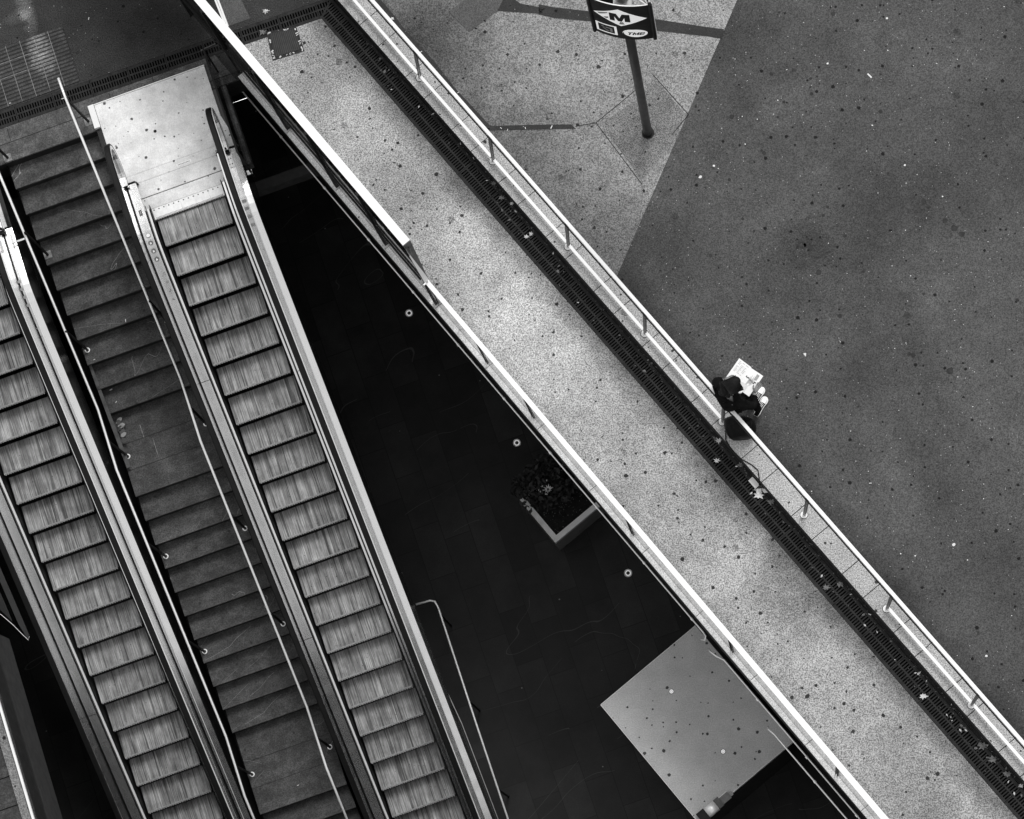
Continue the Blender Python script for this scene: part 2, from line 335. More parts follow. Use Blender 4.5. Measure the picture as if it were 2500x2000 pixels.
go = g.build('ground', M['ground']); struct(go)
for p in go.data.polygons:
    if p.normal.z < 0: p.flip()
# sides and underside of the ground slab round the big opening
sl = MB(); hv = hole_v
for k in range(6): a, b = hv[k], hv[(k+1) % 6]; sl.poly([a-Z*.004, b-Z*.004, b-Z*.5, a-Z*.5])
sl2 = sl.build('ground_edge', M['fascia']); struct(sl2)
cl = MB()
ob = [E(-14, -9, -.5), E(14, -9, -.5), E(14, 17, -.5), E(-14, 17, -.5)]
lp = [ob, [p-Z*.5 for p in hv]]; tr = tessellate_polygon(lp); cl.v = [Vector(p) for l in lp for p in l]; cl.f = [tuple(t) for t in tr]
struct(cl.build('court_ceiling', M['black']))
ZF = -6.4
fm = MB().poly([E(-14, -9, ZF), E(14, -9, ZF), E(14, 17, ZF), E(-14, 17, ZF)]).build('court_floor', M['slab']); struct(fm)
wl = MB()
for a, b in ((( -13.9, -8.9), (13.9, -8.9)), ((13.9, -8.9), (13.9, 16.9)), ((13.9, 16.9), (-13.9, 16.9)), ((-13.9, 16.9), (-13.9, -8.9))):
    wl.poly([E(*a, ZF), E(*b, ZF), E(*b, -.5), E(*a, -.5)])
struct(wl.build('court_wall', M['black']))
# drain bed
db = MB().poly([p-Z*.14 for p in hole_d])
for k in range(6): a, b = hole_d[k], hole_d[(k+1) % 6]; db.poly([a-Z*.003, b-Z*.003, b-Z*.14, a-Z*.14])
struct(db.build('drain_channel', M['gutter']))
# pale ramp
rp = MB().poly([isect(DR(0, DW), d1d, F(0, .06), D)+Z*.004, ci+Z*.004, F(17, gn(17), .004), F(17, .06, .004)]).build('ramp_paving', M['walk']); struct(rp)
# border stones between the drain and the stairs
bs = MB().poly([DR(-14, DW+.002, .004), isect(DR(0, DW), d1d, F(0, -.06), D)+Z*.004, isect(E(0, -1.935), A, F(0, -.06), D)+Z*.004, E(-14, -1.935, .004)]).build('border_paving', M['strip']); struct(bs)
j = MB(); j.ebox(-12, -.43, -2.21, -2.203, .004, .0075)
for u in (-3.5, -2.6, -1.62, -.67): j.ebox(u, u+.007, -2.425, -2.21, .004, .0075)
for u, a, b in ((1.42, -2.36, -1.94), (-.1, -2.40, -2.30), (.55, -2.4, -2.30)): j.ebox(u, u+.008, a, b, .004, .0075)
j.ebox(1.30, 2.0, -2.055, -2.045, .004, .0075)
struct(j.build('border_joint', M['mark']))
# raised plaza right of the kerb, asphalt with a terrazzo field and repair strips
ZP = .17
def kr(s): return 2.112+.0045*(s-6)
pz = MB().poly([F(-60, kr(-6), ZP), F(120, kr(17), ZP), F(120, 160, ZP), F(-60, 160, ZP)]); pz.poly([F(-60, kr(-6), 0), F(120, kr(17), 0), F(120, kr(17), ZP), F(-60, kr(-6), ZP)])
struct(pz.build('plaza', M['asphalt']))
e1 = P(1800, 0, ZP); e2 = P(1507, 672, ZP); edd = (e2-e1).normalized()
ek = isect(e1, edd, F(0, kr(4)), D)
tz = MB().poly([F(-30, kr(0)+.004, ZP+.004), Vector((ek.x, ek.y, ZP+.004)), e1-edd*30+Z*.004, F(-30, 60, ZP+.004)]); struct(tz.build('plaza_terrazzo', M['plaza']))
def pp(reg, s, pts, z): return [P(reg[0]+x/s, reg[1]+y/s, z) for x, y in pts]
S6 = 3.4496
st = MB().poly(pp((800, 0), S6, [(395, 0), (450, 0), (560, 130), (650, 250), (760, 370), (900, 520), (1070, 740), (1220, 900), (1370, 1062), (1340, 1085)], ZP+.008))
st.poly(pp((800, 0), S6, [(1370, 1062), (1700, 1052), (2050, 1048), (2090, 1085), (1370, 1100), (1340, 1085)], ZP+.008))
st.poly(pp((1350, 0), 5.749, [(-200, 60), (0, 100), (520, 160), (1420, 265), (2156, 380), (2400, 410), (2370, 545), (2156, 510), (1430, 430), (560, 305), (0, 250), (-200, 205)], ZP+.008))
st.poly(pp((800, 0), S6, [(1570, -10), (1620, 30), (1830, 70), (1800, 118), (1430, 92), (1480, -10)], ZP+.008))
struct(st.build('repair_strip', M['patch']))
s2 = MB().poly(pp((800, 0), S6, [(1020, 100), (1180, -20), (1480, -10), (1430, 92), (1190, 270)], ZP+.010)); struct(s2.build('repair_patch', M['patch2']))
def strip_between(mb, a, b, w, h=.003): d = (b-a).normalized(); n = Vector((-d.y, d.x, 0))*w/2; mb.hexa([a-n, b-n, b+n, a+n], [a-n+Z*h, b-n+Z*h, b+n+Z*h, a+n+Z*h]); return mb
sj = MB()
for a, b in (((1455, 300), (1553.5, 219)), ((1593.5, 182), (1681, 280)), ((1455, 300), (1567, 450)), ((1681, 280), (1640, 330)), ((1405, 309), (1455, 300))):
    strip_between(sj, P(*a, ZP+.004), P(*b, ZP+.004), .010)
struct(sj.build('paving_joint', M['mark']))
pw = MB().poly([P(*q, ZP+.006) for q in [(1562, 238), (1597, 190), (1674, 280), (1640, 352), (1600, 402), (1567, 440), (1466, 303)]]); struct(pw.build('sign_footing', terrazzo('footing_terrazzo', .165, .75, 75, .3, 2.2, 1.0)))
# patches on the ground north of the drain
np_ = MB().poly([P(*q, .004) for q in [(536, 0), (589, 0), (611, 45), (552, 66), (545, 30)]]); struct(np_.build('worn_patch', M['patch2']))
tl = thing('tactile_paving', 'ribbed tactile paving panel with pale joints beyond the drain', 'paving', E(-1.5, -3.1, 0))
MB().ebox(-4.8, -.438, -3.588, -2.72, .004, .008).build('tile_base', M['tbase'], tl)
tp = MB()
v = -3.588
while v < -2.74: tp.ebox(-4.8, -.438, v+.008, v+.040, .008, .013); v += .0555
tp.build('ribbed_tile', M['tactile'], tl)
tj = MB()
for k in range(20): tj.ebox(-.66-.2115*k, -.655-.2115*k+random.random()*.003, -3.588, -2.72, .008, .0136)
for vv in (-3.36, -3.14): tj.ebox(-4.8, -.66, vv, vv+.006, .008, .0136)
tj.build('joint_line', M['joint'], tl)
# ------------------------------------------------------------------ drain gratings
ML = .5603
def grate_mesh(fr, s0, n0, wd):
    m = MB(); g0 = .003
    def bx(a0, a1, b0, b1, z0=-.03, z1=.003): q = [(a0, b0), (a1, b0), (a1, b1), (a0, b1)]; m.hexa([fr(a, b, z0) for a, b in q], [fr(a, b, z1) for a, b in q])
    e = .042; c = wd/2
    bx(s0+g0, s0+ML-g0, n0, n0+e); bx(s0+g0, s0+ML-g0, n0+wd-e, n0+wd); bx(s0+g0, s0+ML-g0, n0+c-.011, n0+c+.011, -.03, .0025)
    for k in range(15):
        a = s0+g0+(ML-2*g0-.016)*k/14
        bx(a, a+.016, n0+e, n0+c-.011, -.03, .002); bx(a, a+.016, n0+c+.011, n0+wd-e, -.03, .002)
    m.disc(fr(s0+.02, n0+c, .002), .017, .003, 12)
    return m
LG = 'cast iron gratings of the long drain beside the ramp'; LS = 'cast iron gratings of the short drain above the stairs'
gw = .30
fr2 = lambda s, n, z: F(0, gn(0), z)+ldir*s+Vector((-ldir.y, ldir.x, 0))*n
s_start = (ci-F(0, gn(0))).dot(ldir)+.23
g0 = grate_mesh(fr2, s_start, .004, gw).build('drain_grate', M['iron'], org=fr2(s_start, 0, 0))
tag(g0, 'slotted iron grating in the long drain between pale ramp and kerb', 'grating', LG)
for k in range(1, 29): c = g0.copy(); C.collection.objects.link(c); c.location = g0.location+ldir*ML*k
frd = lambda s, n, z: DR(s, n, z)
s1 = (ci-DR(0, 0)).dot(d1d)-.02
g1 = grate_mesh(frd, s1-ML, .004, DW-.008).build('drain_grate', M['iron'], org=DR(s1-ML, 0, 0))
tag(g1, 'slotted iron grating in the short drain crossing above stairs and escalators', 'grating', LS)
for k in range(1, 16): c = g1.copy(); C.collection.objects.link(c); c.location = g1.location-d1d*ML*k
# mitred corner piece
cm = MB(); mdir = (co-ci).normalized(); mnr = Vector((-mdir.y, mdir.x, 0)); lperp = Vector((-ldir.y, ldir.x, 0))
if (fr2(s_start, .15, 0)-ci).dot(mnr) < 0: mnr = -mnr
def cbar(fr, s, na, nb, sg, zz=-.03):
    """a bar across the grate at station s, kept only on its own side of the mitre"""
    pts = [na+(nb-na)*k/24 for k in range(25)]; ok = [n for n in pts if (fr(s, n, 0)-ci).dot(mnr)*sg > .006]
    if len(ok) > 3: strip_between(cm, fr(s, ok[0], zz), fr(s, ok[-1], zz), .016, .032)
def lbar(fr, n, sa, sb, sg, wdt, zz=-.03):
    pts = [sa+(sb-sa)*k/40 for k in range(41)]; ok = [s for s in pts if (fr(s, n, 0)-ci).dot(mnr)*sg > .0]
    if len(ok) > 2: strip_between(cm, fr(ok[0], n, zz), fr(ok[-1], n, zz), wdt, .0325)
sc0 = (ci-F(0, gn(0))).dot(ldir); sdd = (ci-DR(0, 0)).dot(d1d)
for k in range(16):
    for na, nb in ((.042, .139), (.161, .258)): cbar(fr2, s_start-.012-.0395*k, na, nb, 1)
    for na, nb in ((.042, .114), (.136, .212)): cbar(frd, s1+.012+.0395*k, na, nb, -1)
for n_, w_ in ((.023, .038), (.15, .022), (.279, .042)): lbar(fr2, n_, s_start, s_start-.7, 1, w_)
for n_, w_ in ((.023, .038), (.127, .022), (.235, .038)): lbar(frd, n_, s1, s1+.7, -1, w_)
strip_between(cm, ci-Z*.03, co-Z*.03, .026, .0335)
tag(cm.build('corner_grate', M['iron'], org=ci.copy()), 'angled corner grating where the two drains meet', 'grating')
# manhole near the corner
mh = [P(*q) for q in [(659, 83), (718, 72), (735, 121), (672, 140)]]; mc = (mh[0]+mh[2])/2
mt = thing('manhole_cover', 'square ribbed manhole cover set in the pale ramp', 'manhole', mc)
def grow(pts, c, k): return [c+(p-c)*k for p in pts]
MB().prism([X(p) for p in grow(mh, mc, 1.24)], .0045, .008).build('frame', M['patch'], mt)
MB().prism([X(p) for p in mh], .008, .014).build('lid', M['lid'], mt)
q = MB()
for k in range(14):
    f_ = (k+.5)/14; strip_between(q, mh[0].lerp(mh[1], f_)+Z*.014, mh[3].lerp(mh[2], f_)+Z*.014, .008, .003)
q.build('rib', M['iron'], mt)
q = MB()
random.seed(3)
for k in range(34):
    e_ = random.randrange(4); a, b = grow(mh, mc, 1.1)[e_], grow(mh, mc, 1.1)[(e_+1) % 4]; c = a.lerp(b, random.random()); 
    if e_ == 2 and random.random() < .6: continue
    an = random.random()*3; dd = Vector((math.cos(an), math.sin(an), 0))*random.uniform(.008, .022); strip_between(q, c-dd+Z*.009, c+dd+Z*.009, random.uniform(.008, .02), .003)
q.build('mortar_crumbs', M['leafl'], mt)
# ------------------------------------------------------------------ kerb with railing
def kl(s): return 1.735+.0064*s
kb = thing('stone_kerb', 'speckled granite kerb carrying the white railing beside the long drain', 'kerb', F(4, 1.9, 0))
s = -5.0; i = 0
while s < 17:
    L = (.60, .415)[i % 2]; a, b = s+.0055, s+L-.0055
    q = [(a, kl(a)), (b, kl(b)), (b, kr(b)-.012), (a, kr(a)-.012)]
    MB().hexa([F(x, y, .01) for x, y in q], [F(x, y, .2) for x, y in q]).build('kerb_stone', M['kerb'], kb)
    s += L; i += 1
MB().hexa([F(-5, kl(-5)-.006, -.12), F(17, kl(17)-.006, -.12), F(17, kl(17)-.001, -.12), F(-5, kl(-5)-.001, -.12)], [F(-5, kl(-5)-.006, .185), F(17, kl(17)-.006, .185), F(17, kl(17)-.001, .19), F(-5, kl(-5)-.001, .19)]).build('kerb_shade_grime', M['kerbdark'], kb)
MB().hexa([F(-5, kl(-5), .005), F(17, kl(17), .005), F(17, kr(17)-.02, .005), F(-5, kr(-5)-.02, .005)], [F(-5, kl(-5), .15), F(17, kl(17), .15), F(17, kr(17)-.02, .15), F(-5, kr(-5)-.02, .15)]).build('bedding', M['gutter'], kb)
rt = thing('railing', 'white steel railing with flat top rail standing on the granite kerb', 'railing', F(6, 1.93, .2))
ps = [-1.40, .22, 1.833, 3.43, 5.04, 6.65, 8.25, 9.905, 11.545, 13.192, 14.84]
nb = lambda s: 1.893+.0062*(s-1.8) if s > 1.8 else 1.893
nt_ = lambda s: 1.968+.0035*(s-4)
ZR = 1.20
# top rail: flat bar, its shaded underside drawn as a dark strip
MB().hexa([F(-5, nt_(-5), ZR), F(17, nt_(17), ZR), F(17, nt_(17)+.048, ZR), F(-5, nt_(-5)+.048, ZR)], [F(-5, nt_(-5), ZR+.02), F(17, nt_(17), ZR+.02), F(17, nt_(17)+.048, ZR+.02), F(-5, nt_(-5)+.048, ZR+.02)]).build('top_rail', M['white'], rt, bevel=.004)
MB().hexa([F(-5, nt_(-5)-.020, ZR-.05), F(17, nt_(17)-.020, ZR-.05), F(17, nt_(17)-.004, ZR-.05), F(-5, nt_(-5)-.004, ZR-.05)], [F(-5, nt_(-5)-.020, ZR-.01), F(17, nt_(17)-.020, ZR-.01), F(17, nt_(17)-.004, ZR-.01), F(-5, nt_(-5)-.004, ZR-.01)]).build('rail_shade', M['dark'], rt)
for k, s in enumerate(ps):
    n0 = nb(s); f_ = MB().disc(F(s, n0-.01, .2), .048, .012, 20).build('base_plate', M['white'], rt); MB().disc(F(s, n0-.01, .2), .055, .003, 20).build('plate_seal', M['dark'], rt)
    post = MB()
    for dn in (-.014, .014):
        post.hexa([F(s-.015, n0+dn-.004, .21), F(s+.015, n0+dn-.004, .21), F(s+.015, n0+dn+.004, .21), F(s-.015, n0+dn+.004, .21)],
                  [F(s-.022, nt_(s)+dn-.004+.012, ZR-.012), F(s+.022, nt_(s)+dn-.004+.012, ZR-.012), F(s+.022, nt_(s)+dn+.004+.012, ZR-.012), F(s-.022, nt_(s)+dn+.004+.012, ZR-.012)])
    post.build('post', M['postgrey'], rt)
for k in range(len(ps)-1):
    if k in (6, 7): continue                               # two bays have lost their lower rail
    a, b = ps[k]+.03, ps[k+1]-.03
    MB().hexa([F(a, nb(a)-.020, .285), F(b, nb(b)-.020, .285), F(b, nb(b)+.022, .285), F(a, nb(a)+.022, .285)], [F(a, nb(a)-.020, .325), F(b, nb(b)-.020, .325), F(b, nb(b)+.022, .325), F(a, nb(a)+.022, .325)]).build('lower_rail', M['white'], rt, bevel=.003)
# cable lying over the kerb below the person
cb_ = MB().tube([F(8.35, 1.90, .206), F(8.47, 1.80, .207), F(8.62, 1.775, .20), F(8.80, 1.79, .207), F(8.95, 1.845, .207), F(9.06, 1.86, .207), F(9.17, 1.79, .207), F(9.2, 1.76, .12), F(9.22, 1.755, .0)], .008, 8).build('loose_cable', M['blackmat'], smooth=True)
tag(cb_, 'thin black cable straggling over the kerb edge below the seated person', 'cable')
# ------------------------------------------------------------------ parapet along the void
pa = thing('glass_parapet', 'low glazed parapet with white cap between pale ramp and sunken court', 'parapet', F(9, .06, 0))
pt = thing('glass_screen', 'tall dark glass screen with broad white cap beside the escalators', 'glass screen', F(2, .08, 0))
lt = thing('stone_ledge', 'pale stone ledge with dark glazing slot along the void edge', 'ledge', F(7, 0, 0))
def seg_boxes(mb, a, b, n0, n1, z0, z1, step, gap):
    s = a
    while s < b-.01: mb.fbox(s+gap, min(s+step, b)-gap, n0, n1, z0, z1); s += step
    return mb
s_end = 17.5
seg_boxes(MB(), .05, s_end, -.012, .056, -.10, .010, 1.105, .004).build('outer_stone', M['ledge'], lt)
seg_boxes(MB(), .05, s_end, .072, .15, -.10, .009, 1.105, .003).build('inner_stone', M['ledge'], lt)
MB().fbox(-.3, s_end, .056, .072, -.10, -.01).build('glazing_slot', M['black'], lt)
MB().fbox(.05, s_end, .078, .086, .009, .016).build('drip_bead', M['rail'], lt)
MB().fbox(.0, s_end, -.006, .0, -.62, -.101).build('fascia', M['fascia'], lt)
q = MB()
for k in range(16): q.fbox(.05+1.105*k, .06+1.105*k, -.016, -.006, -.5, -.101)
q.build('fascia_joint', M['dark'], lt)
# low cap
MB().hexa([F(4.43, .048, 1.09), F(s_end, .052, 1.09), F(s_end, .140, 1.09), F(4.43, .110, 1.09)], [F(4.43, .048, 1.115), F(s_end, .052, 1.115), F(s_end, .140, 1.115), F(4.43, .110, 1.115)]).build('cap', M['white'], pa)
MB().fbox(4.43, s_end, .058, .068, .0, 1.085).build('glass_pane', M['glass'], pa)
for s in (5.52, 6.512, 8.607, 10.656, 12.755, 14.85):
    q = MB()
    for ds in (-.018, .018): q.fbox(s+ds-.006, s+ds+.006, .044, .056, .0, 1.09)
    q.build('post', M['dark'], pa)
q = MB()
for s in (4.43, 4.9): q.hexa([F(s, .070, 0), F(s+.02, .070, 0), F(s+.02, .09, 0), F(s, .09, 0)], [F(s-.02, .070, 1.09), F(s, .070, 1.09), F(s, .09, 1.09), F(s-.02, .09, 1.09)])
q.build('brace', M['dark'], pa)
# tall screen
ZT = 2.5
MB().hexa([F(-3.4, .062, ZT-.02), F(4.25, .062, ZT-.02), F(4.25, .177, ZT-.02), F(-3.4, .177, ZT-.02)], [F(-3.4, .062, ZT), F(4.25, .062, ZT), F(4.25, .177, ZT), F(-3.4, .177, ZT)]).build('cap', M['white'], pt)
TL, TR, BL, BR = F(4.255, .062, ZT), F(4.255, .177, ZT), F(4.42, .046, 1.13), F(4.42, .115, 1.13)
nx = D*.012
q = MB(); q.hexa([TL-nx, TR-nx, BR-nx, BL-nx], [TL, TR, BR, BL]); q.build('end_plate', M['greyface'], pt)
m1 = BL.lerp(TL, .55); m2 = BR
q = MB(); q.poly([p+D*.003 for p in (BL, BR, BR.lerp(TR, .14)-N*.012, BR.lerp(TR, .45)-N*.050, BL.lerp(TL, .93)+N*.004, TL)]); q.build('end_trim', M['white'], pt)
MB().fbox(4.405, 4.43, .02, .115, 1.05, 1.085).build('end_bracket', M['rail'], pt)
MB().fbox(-3.4, 4.3, .058, .070, .02, ZT-.02).build('glass_pane', M['glassd'], pt)
MB().fbox(-3.4, 4.30, .100, .112, .3, ZT-.1).build('back_pane', M['glassd'], pt)
for s in (-3.33, -2.22, -1.11, .0, 1.112, 2.222, 3.313, 4.42):
    top = ZT-.02 if s < 4.3 else 1.08
    MB().fbox(s-.030, s+.022, .028, .056, .0, top).build('mullion', M['dark'], pt)
MB().fbox(-3.4, 4.3, .03, .055, .95, 1.0).build('mid_rail', M['dark'], pt)
# conduit under the edge
for nm, pts, lab in (('a', [F(.02, -.16, -.50), F(.0, -.07, -.47)]+[F(x, -.073+.0025*x, -.47) for x in (.06, 5, 10.15)]+[F(10.22, -.055, -.47), F(10.25, -.1, -.5), F(10.20, -.13, -.55)], 'longest steel conduit under the parapet edge, from lamp tube to flat roof'),
                 ('b', [F(10.36, -.13, -.6), F(10.42, -.14, -.52), F(10.52, -.12, -.47), F(10.62, -.075, -.47), F(17, -.05, -.47)], 'bent steel conduit starting over the flat roof below the parapet'),
                 ('c', [F(11.66, -.20, -.64), F(11.70, -.215, -.58), F(11.80, -.20, -.56), F(17, -.17, -.56)], 'outermost steel conduit starting at the far edge of the flat roof')):
    ct = thing('conduit', lab, 'conduit', pts[0], 'conduits clipped under the void edge')
    MB().tube(pts, .0115, 8).build('pipe', M['rail'], ct, smooth=True)
    q = MB(); a, b = sn(pts[-3])[0] if nm == 'a' else sn(pts[-1])[0], 0
    s = sn(pts[0])[0]+.95
    lim = 10.1 if nm == 'a' else 16.8
    while s < lim:
        base = [p for p in pts if sn(p)[0] <= s]; 
        nn_ = {'a': -.073+.0025*s, 'b': -.08+.0047*(s-10.66), 'c': -.20+.0058*(s-11.82)}[nm]; zz = -.56 if nm == 'c' else -.47
        q.tube([F(s-.018, nn_, zz), F(s+.018, nn_, zz)], .018, 8); s += .995
    q.build('clip', M['rail'], ct)
# ------------------------------------------------------------------ escalators
def sp(v, k=.16): return (v+math.sqrt(v*v+k*k))/2
def zn(v): return -.5775*sp(v)+.02 if v > -2 else .02   # nosing line
def deckz(v): return -.5775*sp(v+.05)+.175
def railz(v): return -.5775*sp(v-.05)+.955
VS = -.95; VE = 8.85
def vrange(a, b): 
    r = []; v = a
    while v < b-.001: r.append(v); v += (.12 if v < 1.2 else .9)
    r.append(b); return r
def escalator(u0, label, full=True):
    T = thing('escalator', label, 'escalator', E(u0+.5, 0, 0), 'public escalators going down beside the stairs')
    # steps: ribbed tread with a toothed front edge and a dark ribbed riser
    def step(v, z, base=None):
        if base: 
            return
    v0 = 2.0; z0 = zn(v0); org = E(u0+.5, v0, z0)
    tr_ = MB().ebox(u0+.004, u0+.996, v0-.405, v0-.014, z0-.03, z0-.008)
    nr = 54
    for k in range(nr):
        a = u0+.008+(.984)*(k)/nr; tr_.ebox(a, a+.0092, v0-.40, v0+(.012 if k % 2 else .006), z0-.010, z0)
    ns = MB()
    for k in range(0, 54, 1):
        a = u0+.008+.984*k/54; ns.ebox(a, a+.0105, v0-.020, v0+(.016 if k % 2 else .004), z0+.0003, z0+.0016)
    rs = MB()
    K = 6
    for k in range(K):
        f0, f1 = k/K, (k+1)/K; w0 = -.014-.045*(f0**1.6); w1 = -.014-.045*(f1**1.6)
        rs.poly([E(u0+.004, v0+w0, z0-.008-.235*f0), E(u0+.996, v0+w0, z0-.008-.235*f0), E(u0+.996, v0+w1, z0-.008-.235*f1), E(u0+.004, v0+w1, z0-.008-.235*f1)])
    for k in range(nr):
        a = u0+.008+(.984)*(k)/nr
        rs.hexa([E(a, v0-.052, z0-.22), E(a+.0092, v0-.052, z0-.22), E(a+.0092, v0-.058, z0-.22), E(a, v0-.058, z0-.22)], [E(a, v0-.006, z0-.012), E(a+.0092, v0-.006, z0-.012), E(a+.0092, v0-.02, z0-.012), E(a, v0-.02, z0-.012)])
    tm, rm = None, None
    for k in range(-1, 23):
        v = .4*k*(1.0 if u0 > -1 else 1.004)+(0 if u0 > -1 else .006); z = zn(v); so_ = E(u0+.5, v, z)
        if tm is None:
            s_ = tr_.build('step', M['tread'], T, org=org); r_ = rs.build('riser', M['dark'], s_, org=org); n_ = ns.build('tread_nose', M['nose'], s_, org=org); n_.location = (0, 0, 0)
            s_.location = so_-WP[T.name]; r_.location = (0, 0, 0); WP[s_.name] = so_; tm, rm, nm_ = s_, r_, n_
        else:
            s_ = tm.copy(); C.collection.objects.link(s_); s_.parent = T; s_.location = so_-WP[T.name]; r_ = rm.copy(); C.collection.objects.link(r_); r_.parent = s_; r_.location = (0, 0, 0); n_ = nm_.copy(); C.collection.objects.link(n_); n_.parent = s_; n_.location = (0, 0, 0)
    # landing plate in three sheets with the comb
    lp_ = MB()
    for a, b in ((-2.286, -1.12), (-1.117, -.985), (-.981, -.752), (-.738, -.560)):
        lp_.ebox(u0-.341, u0+1.30, a, b, .0, .030)
    pl_ = lp_.build('landing_plate', M['plate'], T)
    if u0 > -1:
        MB().ebox(u0+.50, u0+.72, -1.055, -1.015, .030, .033).build('label_strip', M['white'], pl_)
        q = MB()
        for k in range(9): q.ebox(u0+.52+.02*k, u0+.532+.02*k, -1.042, -1.028, .033, .0345)
        q.build('label_print', M['bluegrey'], pl_)
        q = MB(); q.disc(E(.363, -1.62, .03), .022, .004, 14); q.disc(E(.0, -1.75, .03), .008, .004, 8); q.disc(E(.47, -1.5, .03), .011, .003, 8); q.build('chewing_gum', M['gutter'], pl_)
    MB().ebox(u0-.345, u0+1.305, -2.305, -2.292, .0, .034).build('plate_trim', M['white'], pl_)
    MB().ebox(u0-.43, u0-.346, -2.30, -1.95, .0, .060).build('side_curb', M['white'], T)
    q = MB()
    for k in range(5): a = u0-.02+1.04*k/5; q.hexa([E(a+.001, -.553, -.004), E(a+.207, -.553, -.004), E(a+.207, -.40, -.016), E(a+.001, -.40, -.016)], [E(a+.001, -.553, .036), E(a+.207, -.553, .036), E(a+.207, -.40, .006), E(a+.001, -.40, .006)])
    cp_ = q.build('comb_plate', M['comb'], T)
    q = MB()
    for k in range(15): q.disc(E(u0+.01+.0725*k, -.53, .030), .0085, .006, 8)
    q.build('screw', M['dark'], cp_)
    # casing under the plate, balustrades
    MB().ebox(u0-.42, u0+1.36, -2.0, -.38, -1.1, -.004).build('pit_casing', M['clad'], T)
    side = A
    def lane(prof, name, mat, va=VS, vb=VE, zf=deckz, par=T, sm=False):
        vs = vrange(va, vb); path = [E(u0, v, zf(v)) for v in vs]
        m = MB().sweep(path, prof, side, upv=Z.copy()); return m.build(name, mat, par, smooth=sm)
    for sgn in (-1, 1):
        def U(a): return a if sgn < 0 else 1-a          # offsets measured outwards from the step edge
        def pr(a, b, z0, z1): return [(U(a), z0), (U(b), z0), (U(b), z1), (U(a), z1)]
        # brush trim, skirt, inner deck, outer deck, crease, side cladding
        lane(pr(-.022, -.028, -.34, -.05), 'skirt', M['blackmat'], -.6)
        lane(pr(-.043, -.071, -.075, -.045), 'skirt_trim', M['white'] if sgn < 0 else M['deck'], -.55)
        lane(pr(-.076, -.083, -.06, -.02), 'trim_bead', M['greyface'], -.6)
        dk = lane(pr(-.098, -.224, -.03, .0), 'inner_deck', M['deck'])
        lane(pr(-.224, -.266, -.05, -.02), 'glazing_slot', M['blackmat'])
        if sgn < 0:
            lane(pr(-.266, -.345, -.03, .0), 'outer_deck', M['deck']); lane(pr(-.3455, -.375, -.034, -.006), 'outer_edge', M['deckm'])
            lane(pr(-.375, -.379, -1.1, -.012), 'side_cladding', M['clad'])
        else:
            od = [(U(-.262), -.03), (U(-.290), -.03), (U(-.290), .0), (U(-.262), .0)]
            lane(pr(-.262, -.300, -.03, .0) if u0 < -1 else pr(-.222, -.292, -.03, .001), 'outer_deck', M['deck'])
            lane(pr(-.2925, -.300, -.03, .003), 'crease', M['white'])
            lane([(U(-.3005), -.03), (U(-.385), -.05), (U(-.385), -.018), (U(-.3005), .0)], 'outer_slope', M['deckm'] if u0 < -1 else M['deck'])
            lane(pr(-.385, -.390, -.72, -.022), 'side_cladding', M['clad'])
            lane(pr(-.384, -.389, -.732, -.722), 'bottom_trim', M['greyface'])
        for v_ in ((1.78, 5.35) if sgn < 0 else (2.05, 5.0)):
            z_ = deckz(v_); q = MB(); c_ = u0+U(-.10); d_ = u0+U(-.222)
            q.hexa([E(c_, v_, z_+.0005), E(d_, v_, z_+.0005), E(d_, v_+.006, z_-.003), E(c_, v_+.006, z_-.003)], [E(c_, v_, z_+.002), E(d_, v_, z_+.002), E(d_, v_+.006, z_-.0015), E(c_, v_+.006, z_-.0015)]); q.build('deck_seam', M['dark'], T)
        # glass panel: from the deck up to the handrail, rounded at the newel
        gu = U(-.244); vs = vrange(-1.05, VE); gp = MB()
        cz = .575; rr = .375; cv = -1.05
        arc = [(cv-rr*math.sin(t)*1.0, cz-rr*math.cos(t)*(-1)) for t in [math.pi*k/14 for k in range(15)]]  # top to bottom
        outl = [E(u0+gu, v, deckz(v)) for v in vs[::-1] if v > VS]+[E(u0+gu, VS, deckz(VS))]
        outt = [E(u0+gu, v, railz(v)-.012) for v in vs]
        arcp = [E(u0+gu, a, b-.012) for a, b in arc]
        ring = outt[::-1]+arcp[1:]+outl[::-1]
        n_ = len(ring); gp.v = [p-A*.005 for p in ring]+[p+A*.005 for p in ring]; gp.f = [tuple(range(n_)), tuple(range(2*n_-1, n_-1, -1))]+[(k, (k+1) % n_, n_+(k+1) % n_, n_+k) for k in range(n_)]
        gp.build('glass_panel', M['glass'], T)
        # rubber handrail
        hu = U(-.238)
        path = [E(u0+hu, v, railz(v)) for v in vs[::-1]]+[E(u0+hu, a, b) for a, b in arc[1:]]+[E(u0+hu, v, .2) for v in (-.98, -.90)]
        hw = .041
        prof = [(-hw, -.010), (-hw, .006), (-hw*.7, .020), (hw*.7, .020), (hw, .006), (hw, -.010)]
        hr = MB().sweep(path, prof, A)
        hr.build('handrail', M['blackmat'], T, smooth=False)
        gside = (hw+.002, hw+.013) if sgn > 0 or True else None
        path2 = path
        if sgn > 0: MB().sweep(path2, [(hw+.003, -.028), (hw+.014, -.028), (hw+.014, .000), (hw+.003, .000)], A).build('handrail_guide', M['white'], T)
        else: MB().sweep(path2, [(hw-.018, -.040), (hw-.002, -.040), (hw-.002, -.012), (hw-.018, -.012)], A).build('handrail_guide', M['steel'], T)
        # inner arc strip of the newel
        arc2 = [E(u0+hu+.02, cv-(rr-.045)*math.sin(t), cz+(rr-.045)*math.cos(t)) for t in [math.pi*k/14 for k in range(1, 15)]]+[E(u0+hu+.02, -.92, .25)]
        MB().sweep(arc2, [(-.02, -.02), (.02, -.02), (.02, .02), (-.02, .02)], A).build('newel_guide', M['steel'], T)
